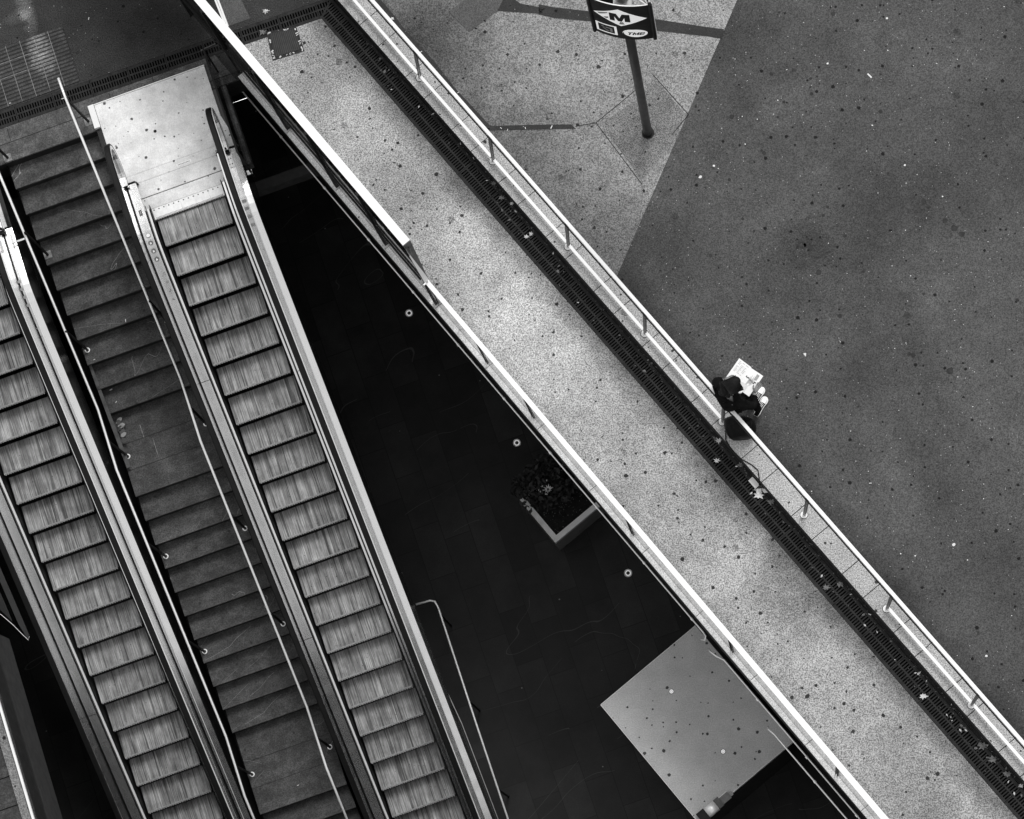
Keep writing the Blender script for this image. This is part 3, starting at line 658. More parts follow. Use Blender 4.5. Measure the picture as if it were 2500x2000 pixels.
        # end cap of the deck
        cap_ = MB(); zc = deckz(VS)
        cap_.hexa([E(u0+U(-.075), VS-.005, .031), E(u0+U(-.385), VS-.005, .031), E(u0+U(-.37), VS-.06, .031), E(u0+U(-.10), VS-.06, .031)],
                  [E(u0+U(-.085), VS-.005, zc+.004), E(u0+U(-.375), VS-.005, zc+.004), E(u0+U(-.36), VS-.035, zc-.01), E(u0+U(-.11), VS-.035, zc-.01)])
        cap_.build('deck_end', M['blackmat'], T)
        if sgn < 0 and u0 > -1 or (sgn > 0):
            # pictogram stickers on the inner deck (outer deck on the far side)
            cu_ = U(-.160) if sgn < 0 else U(-.262)
            for k, v in enumerate((-.17, -.06, .05, .16, .36, .47, .58, .70)):
                z = deckz(v)+.001+(0 if sgn < 0 else .001); c = E(u0+cu_, v, z); sl_ = Vector((B*1)-Z*.5775*(0 if v < -.1 else .9)).normalized()
                r_ = .034 if sgn < 0 else .024; q2 = MB(); q1 = MB()
                pts = [c+(A*math.cos(t)+sl_*math.sin(t))*r_+Z*.004 for t in [2*math.pi*j_/18 for j_ in range(18)]]
                if k < 4: 
                    q2.poly(pts); pc = q2.build('pictogram', M['bluegrey'] if sgn < 0 else M['printg'], dk)
                    if k: q1.poly([c+(A*x+sl_*y)*r_+Z*.006 for x, y in ((-.5, .5), (-.1, -.6), (.15, -.1), (.6, .1), (.2, .6))])
                    else: q1.poly([c+(p-Z*.004-c)*.82+Z*.006 for p in pts]); q1.poly([c+(A*x+sl_*y)*r_+Z*.008 for x, y in ((-.4, .1), (.1, -.4), (.3, .2))])
                    if sgn < 0: q1.build('pictogram_figure', M['white'], pc) if k else MB().poly([c+(p-Z*.004-c)*.82+Z*.006 for p in pts]).build('pictogram_figure', M['white'], pc)
                else:
                    for _ in range(4):
                        ox, oy = random.uniform(-.8, .8), random.uniform(-.8, .8); q2.poly([c+(A*(ox+x)+sl_*(oy+y))*r_+Z*.004 for x, y in ((0, 0), (.35, .1), (.3, .35), (-.1, .3))])
                    q2.build('worn_sticker', M['bluegrey'] if sgn < 0 else M['printg'], dk)
            if sgn < 0:
                z = deckz(-.5)+.002; MB().ebox(u0+cu_-.022, u0+cu_+.02, -.55, -.47, z, z+.003).build('key_switch', M['dark'], dk); MB().ebox(u0+cu_-.012, u0+cu_+.01, -.535, -.485, z+.003, z+.005).build('switch_face', M['printg'], dk)
    return T
er = escalator(0, 'right-hand escalator with worn pale steps, nearest the dark sunken court')
el = escalator(-3.322, 'left-hand escalator cut by the picture edge, left of the stone stairs')
# small fittings on the right escalator head: striped camera bracket, hinge
q = MB().tube([E(1.19, -1.02, .31), E(1.25, -.93, .26)], .018, 10); q.ebox(1.13, 1.27, -.95, -.88, .2, .245); q.build('bracket', M['dark'], er)
q = MB().ebox(1.245, 1.285, -.86, -.68, .176, .184); q.build('hinge_plate', M['steel'], er)
q = MB(); q.disc(E(1.265, -.81, .184), .009, .003, 10); q.disc(E(1.265, -.73, .184), .009, .003, 10); q.build('bolt', M['dark'], er)
MB().hexa([E(1.16, -1.50, .030), E(1.305, -1.50, .030), E(1.44, -.92, .030), E(1.305, -.92, .030)], [E(1.16, -1.50, .034), E(1.305, -1.50, .034), E(1.44, -.92, .034), E(1.305, -.92, .034)]).build('side_plate', M['plate'], er)
# bracket on the left escalator reaching the stair rail
q = MB().ebox(-1.98, -1.80, -.72, -.695, .22, .235); q.ebox(-1.99, -1.955, -.84, -.66, .19, .22); q.build('rail_bracket', M['steel'], el)
q = MB().tube([E(-2.12, -1.0, .31), E(-2.05, -.93, .27)], .016, 10); q.ebox(-2.2, -2.03, -.95, -.88, .2, .24); q.build('bracket', M['dark'], el)
# ------------------------------------------------------------------ the stairs
stt = thing('staircase', 'dark worn stone stairs between the two escalators', 'stairs', E(-1.1, 2, -1))
UL, UR = -1.785, -.43
nos = []
v, z = -1.935, 0.0
for k in range(10): v += .3415; z -= .187; nos.append((v, z))
nos.append((2.72, -2.07)); v, z = 2.72, -2.07
for k in range(10): v += .340; z -= .190; nos.append((v, z))
nos.append((7.37, -4.16)); v, z = 7.37, -4.16
for k in range(4): v += .34; z -= .19; nos.append((v, z))
pvz = (-1.935, 0.0)
for k, (v, z) in enumerate(nos):
    v0, z0 = pvz; deep = v-v0
    # tread slab projects a little over its riser
    MB().ebox(UL, UR, v0-.03, v, z-.04, z).build('tread' if deep < .6 else 'landing', M['stair'], stt)
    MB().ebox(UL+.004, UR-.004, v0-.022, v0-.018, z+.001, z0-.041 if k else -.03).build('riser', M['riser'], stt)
    if deep > .6:
        jn = MB()
        for f_ in (.36, .68): jn.ebox(UL, UR, v0+deep*f_, v0+deep*f_+.006, z, z+.003)
        jn.build('joint', M['mark'], stt)
        if k == 10:
            w_ = MB(); w_.ebox(-1.42, -1.412, v0+.25, v0+deep*.36, z, z+.0035); w_.ebox(-1.30, -1.293, v0+.5, v0+.8, z, z+.0035); w_.build('chalk_line', M['joint'], stt)
    pvz = (v, z)
# dark gap floor and glossy escalator cladding towards the stairs
for ua, ub in ((-1.95, UL-.002), (UR+.002, -.40)):
    gpz = MB()
    for k in range(len(nos)-1):
        v0, z0 = nos[k]; v1, z1 = nos[k+1]; gpz.poly([E(ua, v0, z0-.35), E(ub, v0, z0-.35), E(ub, v1, z1-.35), E(ua, v1, z1-.35)])
    gpz.build('gap_bottom', M['black'], stt)
for uu in (UL-.003, UR+.003):
    q = MB(); pts = [E(uu, -1.93, -.05)]+[E(uu, v, z-.042) for v, z in nos]; lo = [p-Z*.45 for p in pts]
    for k in range(len(pts)-1): q.poly([pts[k], pts[k+1], lo[k+1], lo[k]])
    q.build('stringer', M['black'], stt)
# grey strip painting a reflection in the cladding beside the first landing
cs = MB().hexa([E(-1.80, .35, -1.52), E(-1.76, .35, -1.52), E(-1.71, 2.30, -2.0), E(-1.77, 2.30, -2.0)], [E(-1.80, .35, -1.50), E(-1.76, .35, -1.50), E(-1.71, 2.30, -1.98), E(-1.77, 2.30, -1.98)])
cs.build('reflection_strip', M['greyface'], stt)
# stair handrails
def stair_rail(side_u, label, pts, posts, foot_sq):
    T = thing('handrail', label, 'handrail', pts[0], 'tubular handrails of the stone stairs')
    MB().tube(pts, .0175, 12).build('rail', M['rail'], T, smooth=True)
    MB().tube([p-Z*.05+A*.012 for p in pts], .007, 6).build('bracket_bar', M['dark'], T, smooth=True)
    for (pu, pv_, pz), (tu, tv, tz), sq in posts:
        b_ = E(pu, pv_, pz); t_ = E(tu, tv, tz)
        MB().tube([b_, t_-Z*.045, t_-Z*.01], [.019, .019, .012], 10).build('post', M['dark'], T, smooth=True)
        q = MB()
        if sq: q.ebox(pu-.055, pu+.055, pv_-.055, pv_+.055, pz, pz+.006); q.build('foot_plate', M['joint'], T)
        else: q.ring(E(pu, pv_), .022, .038, pz, pz+.008, 20); q.build('foot_ring', M['rail'], T)
    return T
hz = .96
def stz(v):                                               # surface height under a rail
    z = 0
    for a, b in nos:
        pass
    if v < -1.93: return 0
    if v < 1.55: return -.55*(v+1.93)*(1.91/1.914)*1.0/1.0*.9975 if False else -(v+1.93)*2.07/3.48*.995
    if v < 2.50: return -2.07
    if v < 6.24: return -2.07-(v-2.5)*2.09/3.74
    if v < 7.16: return -4.16
    return -4.16-(v-7.16)*.56
RU, LU = -.515, -1.765
rp_ = [E(-.566, -2.47, hz), E(-.555, -2.17, hz)]+[E(RU, v, stz(v)+hz) for v in (1.56, 2.51, 6.24, 7.16, 9.0)]
lp2 = [E(-1.80, -2.47, hz), E(-1.80, -2.17, hz)]+[E(LU, v, stz(v)+hz) for v in (1.58, 2.50, 6.26, 7.16, 9.0)]
def pz_at(v): 
    last = 0
    for a, b in [(-1.935, 0)]+nos:
        if v <= a: return b
    return -4.9
rposts = [((-.491, -2.10, .004), (-.55, -2.16, hz), True)]+[((-.50, v, pz_at(v)), (RU, v-.06, stz(v-.06)+hz), False) for v in (.58, 2.05, 3.57, 4.94, 6.77)]
lposts = [((-1.79+.06, -2.0, .004), (-1.80, -2.1, hz), True), ((-1.728, -.712, pz_at(-.712)), (LU, -.78, stz(-.78)+hz), True)]+[((-1.72, v, pz_at(v)), (LU, v-.06, stz(v-.06)+hz), False) for v in (.584, 2.118, 3.569, 4.938, 6.769)]
stair_rail(RU, 'bright stair handrail nearer the right escalator, ending above the drain', rp_, rposts, True)
stair_rail(LU, 'bright stair handrail beside the left escalator deck, over the black gap', lp2, lposts, True)
# scratches worn across single treads
def on_stair(x, y):
    z = -1.0
    for _ in range(8): p = P(x, y, z); z = pz_at(uv(p)[1])
    return P(x, y, z+.004)
for reg, pts in (((500, 1500), [(0, 388), (62, 358), (210, 270), (262, 205), (385, 100)]), ((500, 1500), [(150, 570), (250, 480), (268, 465)]), ((500, 1500), [(330, 480), (440, 390), (510, 310), (565, 255)]),
                 ((500, 1500), [(155, 800), (300, 650), (375, 575)]), ((500, 1500), [(380, 690), (460, 625), (545, 520), (605, 470)]), ((500, 1500), [(232, 978), (300, 930)]), ((500, 1500), [(340, 925), (495, 830), (560, 750), (645, 672)]),
                 ((0, 400), [(530, 378), (600, 392), (720, 408), (780, 432), (860, 440)]), ((0, 400), [(625, 1388), (860, 1352), (1065, 1340)]), ((0, 800), [(1275, 590), (1500, 445)]), ((500, 1500), [(322, 1228), (400, 1238), (480, 1258)]), ((500, 1500), [(395, 1430), (500, 1315)])):
    q = MB(); pp_ = [on_stair(reg[0]+x/S6, reg[1]+y/S6) for x, y in pts]
    for a, b in zip(pp_[:-1], pp_[1:]):
        b2 = Vector((b.x, b.y, a.z)); strip_between(q, a, b2, .0045 if pts[0][0] in (0, 340, 380) else .003, .001)
    q.build('scratch', M['joint'], stt)
# white side rail meeting the tall screen from the north
sr = thing('side_rail', 'pair of white rails joining the tall screen cap at the top edge of the picture', 'railing', P(540, 20, 1.0))
for a, b in (((514, -30), (549, 58)), ((521, -30), (557, 66))):
    q = MB(); strip_between(q, P(*a, 1.10), P(*b, 1.10), .026, .03); q.build('rail', M['white'], sr)
MB().tube([P(520, -20, 0), P(520, -20, 0)+Z*1.1], .02, 8).build('post', M['white'], sr)
# ------------------------------------------------------------------ slab strip, small glass fence and lamp by the head of the void
MB().ebox(1.36, 1.50, -1.93, -.72, -.25, -.006).build('landing_slab', M['strip'])
struct(bpy.data.objects['landing_slab'])
gf = thing('glass_fence', 'thin dark framed glass fence beside the upper landing plate', 'glass fence', E(1.45, -1.4, 0))
MB().ebox(1.452, 1.462, -2.13, -.60, .05, 1.0).build('glass_pane', M['glassd'], gf)
q = MB().ebox(1.444, 1.470, -2.14, -.56, 1.0, 1.012); q.ebox(1.444, 1.470, -2.15, -2.13, 0, 1.0); q.ebox(1.444, 1.470, -.60, -.57, -.2, 1.0); q.build('frame', M['dark'], gf)
MB().tube([E(1.42, -2.13, 1.0), E(1.64, -2.15, 1.0)], .010, 8).build('return_rail', M['greyface'], gf)
MB().ebox(1.40, 1.475, -.62, -.555, -.02, .02).build('foot_plate', M['steel'], gf)
lt_ = thing('tube_lamp', 'lit fluorescent tube across the dark opening beside the landing', 'lamp', E(1.28, -2.60, -2.5))
MB().tube([E(1.04, -2.609, -2.5), E(1.52, -2.601, -2.5)], .017, 10).build('tube', M['tube'], lt_, smooth=True)
MB().ebox(1.02, 1.54, -2.64, -2.57, -2.45, -2.42).build('fitting', M['dark'], lt_)
bm_ = MB().ebox(1.0, 2.6, -.95, -.80, -1.75, -1.5).build('cross_beam', plain('beam_paint', .045, .7, 0, .25, 6), org=E(1.8, -.9, -1.6)); tag(bm_, 'dark grey beam spanning the narrow head of the void', 'beam')
# ------------------------------------------------------------------ west side: far platform, its kerb and rail, and a third balustrade end
wp = thing('platform_edge', 'narrow kerbed platform edge with thin white rail, bottom left corner', 'platform', E(-4.1, 7, 0))
MB().ebox(-4.005, -3.985, 4.2, VEND, -1.45, -.62).build('lower_fascia', plain('fascia_low', .032, .6, 0, .2, 4), wp)
MB().ebox(-4.015, -3.982, 4.2, VEND, -.60, -.02).build('upper_fascia', plain('fascia_up', .020, .6, 0, .2, 4), wp)
MB().ebox(-4.16, -4.045, 4.2, VEND, .0, .06).build('kerb_strip', terrazzo('edge_granite', .16, .5, 60), wp)
MB().ebox(-4.028, -3.995, 4.2, VEND, .05, .09).build('edge_rail', M['whitew'], wp)
q = MB(); v = 4.3
while v < 7.5: q.ebox(-5.2, -4.17, v, v+.385, .004, .03); v += .4
q.build('ribbed_tread', stair_mat('platform_tread', .030, False), wp)
MB().ebox(-4.40, -4.355, 4.2, VEND, .95, .98).build('white_rail', M['white'], wp)
nl = thing('balustrade_end', 'dark rounded balustrade end left of the left-hand escalator', 'balustrade', E(-3.8, 3.6, -.6))
q = MB()
def I(u, v, dz): return E(u, v, -.5775*v+dz)
def band(m, u0, u1, va, vb, dz=.88): m.hexa([I(u0, va, dz-.03), I(u1, va, dz-.03), I(u1, vb, dz-.03), I(u0, vb, dz-.03)], [I(u0, va, dz), I(u1, va, dz), I(u1, vb, dz), I(u0, vb, dz)])
band(q, -3.80, -3.725, -1.0, 4.05); q.hexa([I(-3.80, 4.05, .85), I(-3.725, 4.05, .85), I(-3.728, 4.22, .85), I(-3.765, 4.25, .85)], [I(-3.80, 4.05, .88), I(-3.725, 4.05, .88), I(-3.728, 4.22, .88), I(-3.765, 4.25, .88)])
q.build('outer_band', plain('band_a', .045, .5), nl)
q = MB(); band(q, -3.96, -3.865, -1.0, 3.75); q.hexa([I(-3.96, 3.75, .85), I(-3.865, 3.75, .85), I(-3.87, 3.98, .85), I(-3.955, 3.80, .85)], [I(-3.96, 3.75, .88), I(-3.865, 3.75, .88), I(-3.87, 3.98, .88), I(-3.955, 3.80, .88)]); q.build('inner_band', plain('band_b', .03, .5), nl)
pts = [I(-3.728, 4.24, .885), I(-3.76, 4.28, .885), I(-3.80, 4.20, .885), I(-3.88, 4.02, .885), I(-3.97, 3.86, .885), I(-4.10, 3.74, .885), I(-4.3, 3.66, .885)]
MB().tube(pts, .005, 6).build('edge_trim', M['rail'], nl)
MB().prism([X(p) for p in (E(-4.3, -1.2), E(-3.72, -1.2), E(-3.72, .1), E(-4.3, .1))], -1.2, -1.15).build('underside', M['black'], nl)
# ------------------------------------------------------------------ sunken court: floor lights, planter, kiosk, handrail
labs = ['upper ring-shaped floor light below the slanted end of the screen', 'middle ring-shaped floor light just above the planter', 'lower ring-shaped floor light between planter and flat roof']
for (x, y), lb in zip([(999, 765), (1262, 1081.5), (1533.5, 1399.5)], labs):
    c = P(x, y, ZF); T = thing('floor_light', lb, 'floor light', c, 'round floor lights of the sunken court')
    MB().ring(c, .052, .064, ZF+.002, ZF+.014).build('outer_ring', M['white'], T); MB().ring(c, .028, .048, ZF+.002, ZF+.012).build('inner_ring', M['lit'], T)  # inner ring is lifted by an added glow
    MB().disc(c+Z*.002, .029, .006, 24).build('lens', M['lampglass'], T); MB().ring(c, .046, .052, ZF+.002, ZF+.006).build('gap', M['black'], T)
zt = -5.6
pr_ = thing('planter', 'square pale-rimmed concrete planter under the parapet, planted with dark foliage', 'planter', P(1371, 1348.7, ZF))
zt = ZF+.80
c0 = P(1356, 1325.5, zt); s0_, n0_ = sn(c0)
def pbox(a0, a1, b0, b1, z0, z1): return MB().fbox(a0, a1, b0, b1, z0, z1)
L_ = .895; W_ = 1.15; t_ = .085
s1_ = s0_-L_
MB().fbox(s1_, s0_, n0_, n0_+t_, zt-.10, zt).build('rim', M['concrete'], pr_); MB().fbox(s0_-t_, s0_, n0_+t_, n0_+W_, zt-.10, zt).build('rim', M['concrete'], pr_)
MB().fbox(s1_, s0_-t_, n0_+W_-t_, n0_+W_, zt-.10, zt).build('rim', M['concrete'], pr_); MB().fbox(s1_, s1_+t_, n0_+t_, n0_+W_-t_, zt-.10, zt).build('rim', M['concrete'], pr_)
q = MB(); q.fbox(s1_+.004, s0_-.004, n0_+.004, n0_+.03, ZF, zt-.10); q.fbox(s0_-.03, s0_-.004, n0_+.03, n0_+W_-.004, ZF, zt-.10); q.fbox(s1_+.004, s1_+.03, n0_+.03, n0_+W_-.03, ZF, zt-.10); q.fbox(s1_+.03, s0_-.03, n0_+W_-.03, n0_+W_-.004, ZF, zt-.10)
q.build('side_panel', plain('planter_side', .30, .7, 0, .15, 8), pr_)
MB().fbox(s1_+.03, s0_-.03, n0_+.03, n0_+W_-.03, ZF+.5, zt-.06).build('soil', M['soil'], pr_)
# plant: leaf faces in a clump
def leaves(m, c, rad, n, size, rnd, flat=.6):
    for _ in range(n):
        d = Vector((rnd.gauss(0, 1), rnd.gauss(0, 1), rnd.gauss(0, flat))).normalized()*rad*rnd.random()**.45; p = c+d
        dr = Vector((rnd.uniform(-1, 1), rnd.uniform(-1, 1), rnd.uniform(-.4, .6))).normalized(); sd_ = dr.cross(Vector((rnd.uniform(-.5, .5), rnd.uniform(-.5, .5), 1))).normalized(); s_ = size*rnd.uniform(.6, 1.4)
        m.poly([p, p+dr*s_*.5+sd_*s_*.22, p+dr*s_, p+dr*s_*.5-sd_*s_*.22])
rn = random.Random(5)
plt_ = thing('shrub', 'dark bushy shrub with a few pale leaves growing in the planter', 'plant', F(s1_+.30, n0_+.42, zt))
q = MB()
for k in range(26):
    c = F(s1_+.22+rn.uniform(-.36, .30), n0_+.46+rn.uniform(-.36, .40), zt+.12+rn.uniform(0, .45)); leaves(q, c, .17, 46, .09, rn)
q.build('foliage', M['leafd'], plt_)
q = MB(); 
for k in range(14): a = k*.62+.3; dr = Vector((math.cos(a), math.sin(a), .35)); c = F(s1_+.30, n0_+.42, zt+.62); sd_ = dr.cross(Z).normalized(); l_ = rn.uniform(.05, .09); q.poly([c+dr*.01, c+dr*l_*.5+sd_*.009, c+dr*l_, c+dr*l_*.5-sd_*.009])
for k in range(12): c = F(s1_+.30+rn.uniform(-.12, .12), n0_+.38+rn.uniform(-.10, .10), zt+.60); a = rn.random()*6; dr = Vector((math.cos(a), math.sin(a), .2)); sd_ = dr.cross(Z).normalized(); q.poly([c, c+dr*.018+sd_*.008, c+dr*.035, c+dr*.018-sd_*.008])
for k in range(16): c = F(s1_+.10+rn.uniform(-.08, .08), n0_+.06+rn.uniform(-.06, .08), zt+.22); a = rn.random()*6; dr = Vector((math.cos(a), math.sin(a), .2)); sd_ = dr.cross(Z).normalized(); q.poly([c, c+dr*.014+sd_*.007, c+dr*.028, c+dr*.014-sd_*.007])
q.build('pale_leaf', M['leafl'], plt_)
q = MB()
for k in range(7): a = F(s1_+.30, n0_+.42, zt-.06); b = F(s1_+.25+rn.uniform(-.3, .3), n0_+.45+rn.uniform(-.3, .3), zt+.4); q.tube([a, a.lerp(b, .5)+Z*.08, b], [.014, .009, .004], 6)
q.build('stem', M['leafd'], plt_)
q = MB()
for k in range(90): x = F(rn.uniform(s1_+.3, s0_-.1), rn.uniform(n0_+.12, n0_+.8), zt-.058); r_ = rn.uniform(.003, .009); q.disc(x, r_, .004, 6)
o = q.build('ground_litter', M['leafm'], pr_)
# kiosk with a flat roof
zk = -3.0
k1 = P(1467, 1721, zk); ks, kn = sn(k1)
kt = thing('lift_kiosk', 'glazed kiosk seen from above as a square speckled grey flat roof', 'kiosk', F(ks+1, kn+.8, ZF))
KS, KN = 2.14, 1.76
MB().fbox(ks, ks+KS, kn, kn+KN, zk-.14, zk).build('roof', M['roof'], kt, bevel=.004)
q = MB(); q.fbox(ks-.004, ks+KS+.004, kn-.006, kn-.001, zk-.15, zk+.002); q.fbox(ks-.006, ks-.001, kn, kn+KN, zk-.15, zk+.002); q.fbox(ks+KS+.001, ks+KS+.006, kn, kn+KN, zk-.15, zk+.002); q.build('roof_trim', M['rail'], kt)
q = MB(); q.fbox(ks+.05, ks+KS-.05, kn+.05, kn+.07, ZF, zk-.15); q.fbox(ks+.05, ks+.07, kn+.07, kn+KN, ZF, zk-.15); q.fbox(ks+KS-.07, ks+KS-.05, kn+.07, kn+KN, ZF, zk-.15); q.build('glass_wall', M['clad'], kt)
for x, y in ((1400+826/S6, 1500+650/S6), (1400+1261/S6, 1500+1156/S6)):
    c = P(x, y, zk); q = MB().disc(c, .012, .02, 14); q.ring(c, .019, .030, zk, zk+.010, 18); q.build('roof_bolt', M['lit'], kt); MB().ring(c, .030, .037, zk, zk+.004, 18).build('bolt_gasket', M['dark'], kt)  # bolts are no lamps, their brightness is added glow
cam1 = P(1738, 1976, zk); cs_, cn_ = sn(P(1737, 1975, zk)); 
pj = thing('roof_projector', 'small projector with pale barrel clamped to the edge of the flat roof', 'projector', F(cs_, cn_, zk))
MB().fbox(cs_-.075, cs_+.10, cn_-.22, cn_-.09, zk+.004, zk+.10).build('black_end', M['dark'], pj)
q = MB(); q.sweep([F(cs_+.01, cn_-.09, zk+.06), F(cs_+.01, cn_+.085, zk+.06)], [(.08*math.cos(a), .07*math.sin(a)) for a in [2*math.pi*k/16 for k in range(16)]], D); q.build('barrel', M['rail'], pj, smooth=True)
MB().fbox(cs_-.07, cs_+.08, cn_+.087, cn_+.17, zk+.004, zk+.09).build('housing', M['greyface'], pj)
q = MB().fbox(cs_-.045, cs_+.065, cn_+.172, cn_+.32, zk+.004, zk+.06); q.build('driver_box', M['bluegrey'], pj)
MB().fbox(cs_-.05, cs_-.044, cn_+.172, cn_+.32, zk+.004, zk+.064).build('box_edge', M['white'], pj)
MB().fbox(cs_-.02, cs_+.045, cn_+.322, cn_+.37, zk+.004, zk+.03).build('junction', M['printg'], pj)
# floor handrail by the escalator foot
fr_ = thing('guard_rail', 'thin tubular guard rail standing on the dark court floor beside the escalator', 'handrail', E(1.6, 6, ZF))
MB().tube([E(1.30, 5.04, -5.0), E(1.52, 5.055, -5.0), E(1.585, 5.09, -5.0), E(1.605, 5.2, -5.0), E(1.592, 7, -5.0), E(1.588, 9.5, -5.0)], .016, 10).build('rail', M['rail'], fr_, smooth=True)
for v in (5.3, 6.7, 8.1, 9.4): MB().tube([E(1.597, v, ZF), E(1.597, v, -5.02)], .016, 8).build('post', M['dark'], fr_)
MB().tube([E(1.36, 6.5, -4.6), E(1.40, 7.0, -4.85), E(1.40, 9.2, -6.0)], .006, 6).build('lower_bar', M['rail'], fr_)
# ------------------------------------------------------------------ station sign
b0 = P(1582, 325, ZP)
sg = thing('station_sign', 'black post sign with a letter M in a white diamond, upper right', 'sign', b0)
cc = Vector((-1.84918619, 12.54370805, 0)); rad = 1.09641; aa, ab = -2.08805421, -1.39890572; z0, z1 = 4.65, 5.81
bc = Vector((b0.x, b0.y, 0))
MB().tube([b0, Vector((b0.x, b0.y, 5.6))], .060, 20).build('pole', plain('pole_paint', .022, .45, 0, .25, 4), sg, smooth=True)
MB().ring(b0, .06, .085, ZP+.004, ZP+.016).build('pole_collar', M['dark'], sg)
def arcpt(t, z, off=0): a = aa+(ab-aa)*t; return cc+Vector((math.cos(a), math.sin(a), 0))*(rad+off)+Z*z
# triangular prism with three bulging faces
pA, pB = arcpt(0, 0), arcpt(1, 0); mid = (pA+pB)/2; back = mid+(cc-mid).normalized()*.655
def bulge(p, q, n=12, sag=.062):
    m = (p+q)/2; dirn = (m-(pA+pB+back)/3).normalized(); return [p.lerp(q, k/n)+dirn*sag*4*(k/n)*(1-k/n) for k in range(n+1)]
def face(pts, name, th=.02):
    m = MB(); n = len(pts); cen = (pA+pB+back)/3
    inn = [p+(cen-p).normalized()*th for p in pts]
    for k in range(n-1): m.hexa([pts[k]+Z*z0, pts[k+1]+Z*z0, inn[k+1]+Z*z0, inn[k]+Z*z0], [pts[k]+Z*z1, pts[k+1]+Z*z1, inn[k+1]+Z*z1, inn[k]+Z*z1])
    f = m.build(name, M['signblk'], sg)
    q = MB()
    for k in range(n-1): q.hexa([pts[k]+Z*z1, pts[k+1]+Z*z1, inn[k+1].lerp(pts[k+1], .4)+Z*z1, inn[k].lerp(pts[k], .4)+Z*z1], [pts[k]+Z*(z1+.012), pts[k+1]+Z*(z1+.012), inn[k+1].lerp(pts[k+1], .4)+Z*(z1+.012), inn[k].lerp(pts[k], .4)+Z*(z1+.012)])
    q.build('top_rim', M['white'], f); return f
front = face([arcpt(k/16, 0) for k in range(17)], 'panel'); f2 = face(bulge(pB, back), 'panel'); f3 = face(bulge(back, pA), 'panel')
for p_ in (pA, pB, back):
    MB().tube([p_+Z*(z0-.02), p_+Z*(z1+.03)], .024, 10).build('corner_post', M['signblk'], sg)
q = MB().tube([pB+Vector((.026, .012, z0-.02)), pB+Vector((.026, .012, z1+.03))], .006, 6); q.build('edge_strip', M['white'], sg)
for t in (.18, .5): q = MB().tube([pB+Z*(z1-.1), f2.location*0+pB.lerp(back, .9).lerp(pA, t)+Z*(z1-.1)], .012, 8); q.build('spoke', M['white'], sg)
MB().disc((b0.x, b0.y, z1-.3), .075, .28, 20).build('pole_head', M['whitew'], sg)
MB().hexa([bc+Vector((-.11, -.10, z1-.32)), bc+Vector((.11, -.12, z1-.32)), bc+Vector((.12, .4, z1-.32)), bc+Vector((-.10, .4, z1-.32))], [bc+Vector((-.11, -.10, z1-.3)), bc+Vector((.11, -.12, z1-.3)), bc+Vector((.12, .4, z1-.3)), bc+Vector((-.10, .4, z1-.3))]).build('inner_tray', M['whitew'], sg)
def decal(name, mat, polys, off):
    m = MB()
    for pl in polys:
        # subdivide the outline so that it follows the curved panel
        pts2 = [Vector((a, 4.65+(b-3.9)*.9776, 0)) for a, b in pl]; tr2 = tessellate_polygon([pts2])
        for t3 in tr2:
            a, b, c = [pts2[k] for k in t3]; K = 5
            def g3(i_, j_): k_ = K-i_-j_; p = (a*i_+b*j_+c*k_)/K; return arcpt(p.x, p.y, off)
            for i_ in range(K):
                for j_ in range(K-i_):
                    m.poly([g3(i_, j_), g3(i_+1, j_), g3(i_, j_+1)])
                    if i_+j_ < K-1: m.poly([g3(i_+1, j_), g3(i_+1, j_+1), g3(i_, j_+1)])
    return m.build(name, mat, front)
decal('diamond_emblem', M['lit'], [[(.063, 4.673), (.491, 4.968), (.925, 4.66), (.494, 4.378)]], .004)  # emblems carry an added glow to lift the shaded front
decal('letter_m', M['signblk'], [[(.331, 4.81), (.447, 4.81), (.493, 4.66), (.538, 4.808), (.659, 4.808), (.659, 4.547), (.571, 4.547), (.571, 4.69), (.523, 4.549), (.463, 4.549), (.412, 4.70), (.412, 4.547), (.331, 4.547)]], .006)
decal('diamond_sheen', M['printg'], [[(.12, 4.69), (.30, 4.80), (.32, 4.77), (.17, 4.66)], [(.22, 4.60), (.31, 4.65), (.31, 4.60), (.27, 4.56)], [(.49, 4.53), (.54, 4.53), (.56, 4.45), (.47, 4.44)]], .0055)
def frame_polys(a0, b0_, a1, b1, ta, tb): return [[(a0, b0_), (a1, b0_), (a1, b0_-tb), (a0, b0_-tb)], [(a0, b1+tb), (a1, b1+tb), (a1, b1), (a0, b1)], [(a0, b0_-tb), (a0+ta, b0_-tb), (a0+ta, b1+tb), (a0, b1+tb)], [(a1-ta, b0_-tb), (a1, b0_-tb), (a1, b1+tb), (a1-ta, b1+tb)]]
decal('square_emblem', M['lit'], frame_polys(.058, 4.324, .411, 4.010, .040, .034), .004)
decal('emblem_mark', M['printg'], [[(.142, 4.237), (.19, 4.237), (.215, 4.20), (.165, 4.20)], [(.225, 4.228), (.335, 4.228), (.335, 4.085), (.296, 4.085), (.296, 4.19), (.225, 4.19)], [(.165, 4.17), (.215, 4.17), (.24, 4.14), (.19, 4.14)], [(.215, 4.13), (.28, 4.13), (.28, 4.10), (.215, 4.10)]], .0045)
ov = [(.708+.190*math.cos(a), 4.140+.134*math.sin(a)) for a in [2*math.pi*k/28 for k in range(28)]]
decal('oval_emblem', M['lit'], [ov], .004)
decal('oval_swoosh', M['lit'], [[(.495, 4.112), (.505, 4.18), (.545, 4.235), (.602, 4.262), (.66, 4.270), (.60, 4.245), (.55, 4.215), (.515, 4.165)]], .0035)
def let(x, w, h, rows):                                    # italic letters from boxes: (x0,y0,x1,y1) on a unit cell
    out = []
    for q_ in rows:
        out.append([(x+w*(px)+.030*(py)*1.0, 4.082+h*py) for px, py in q_])
    return out
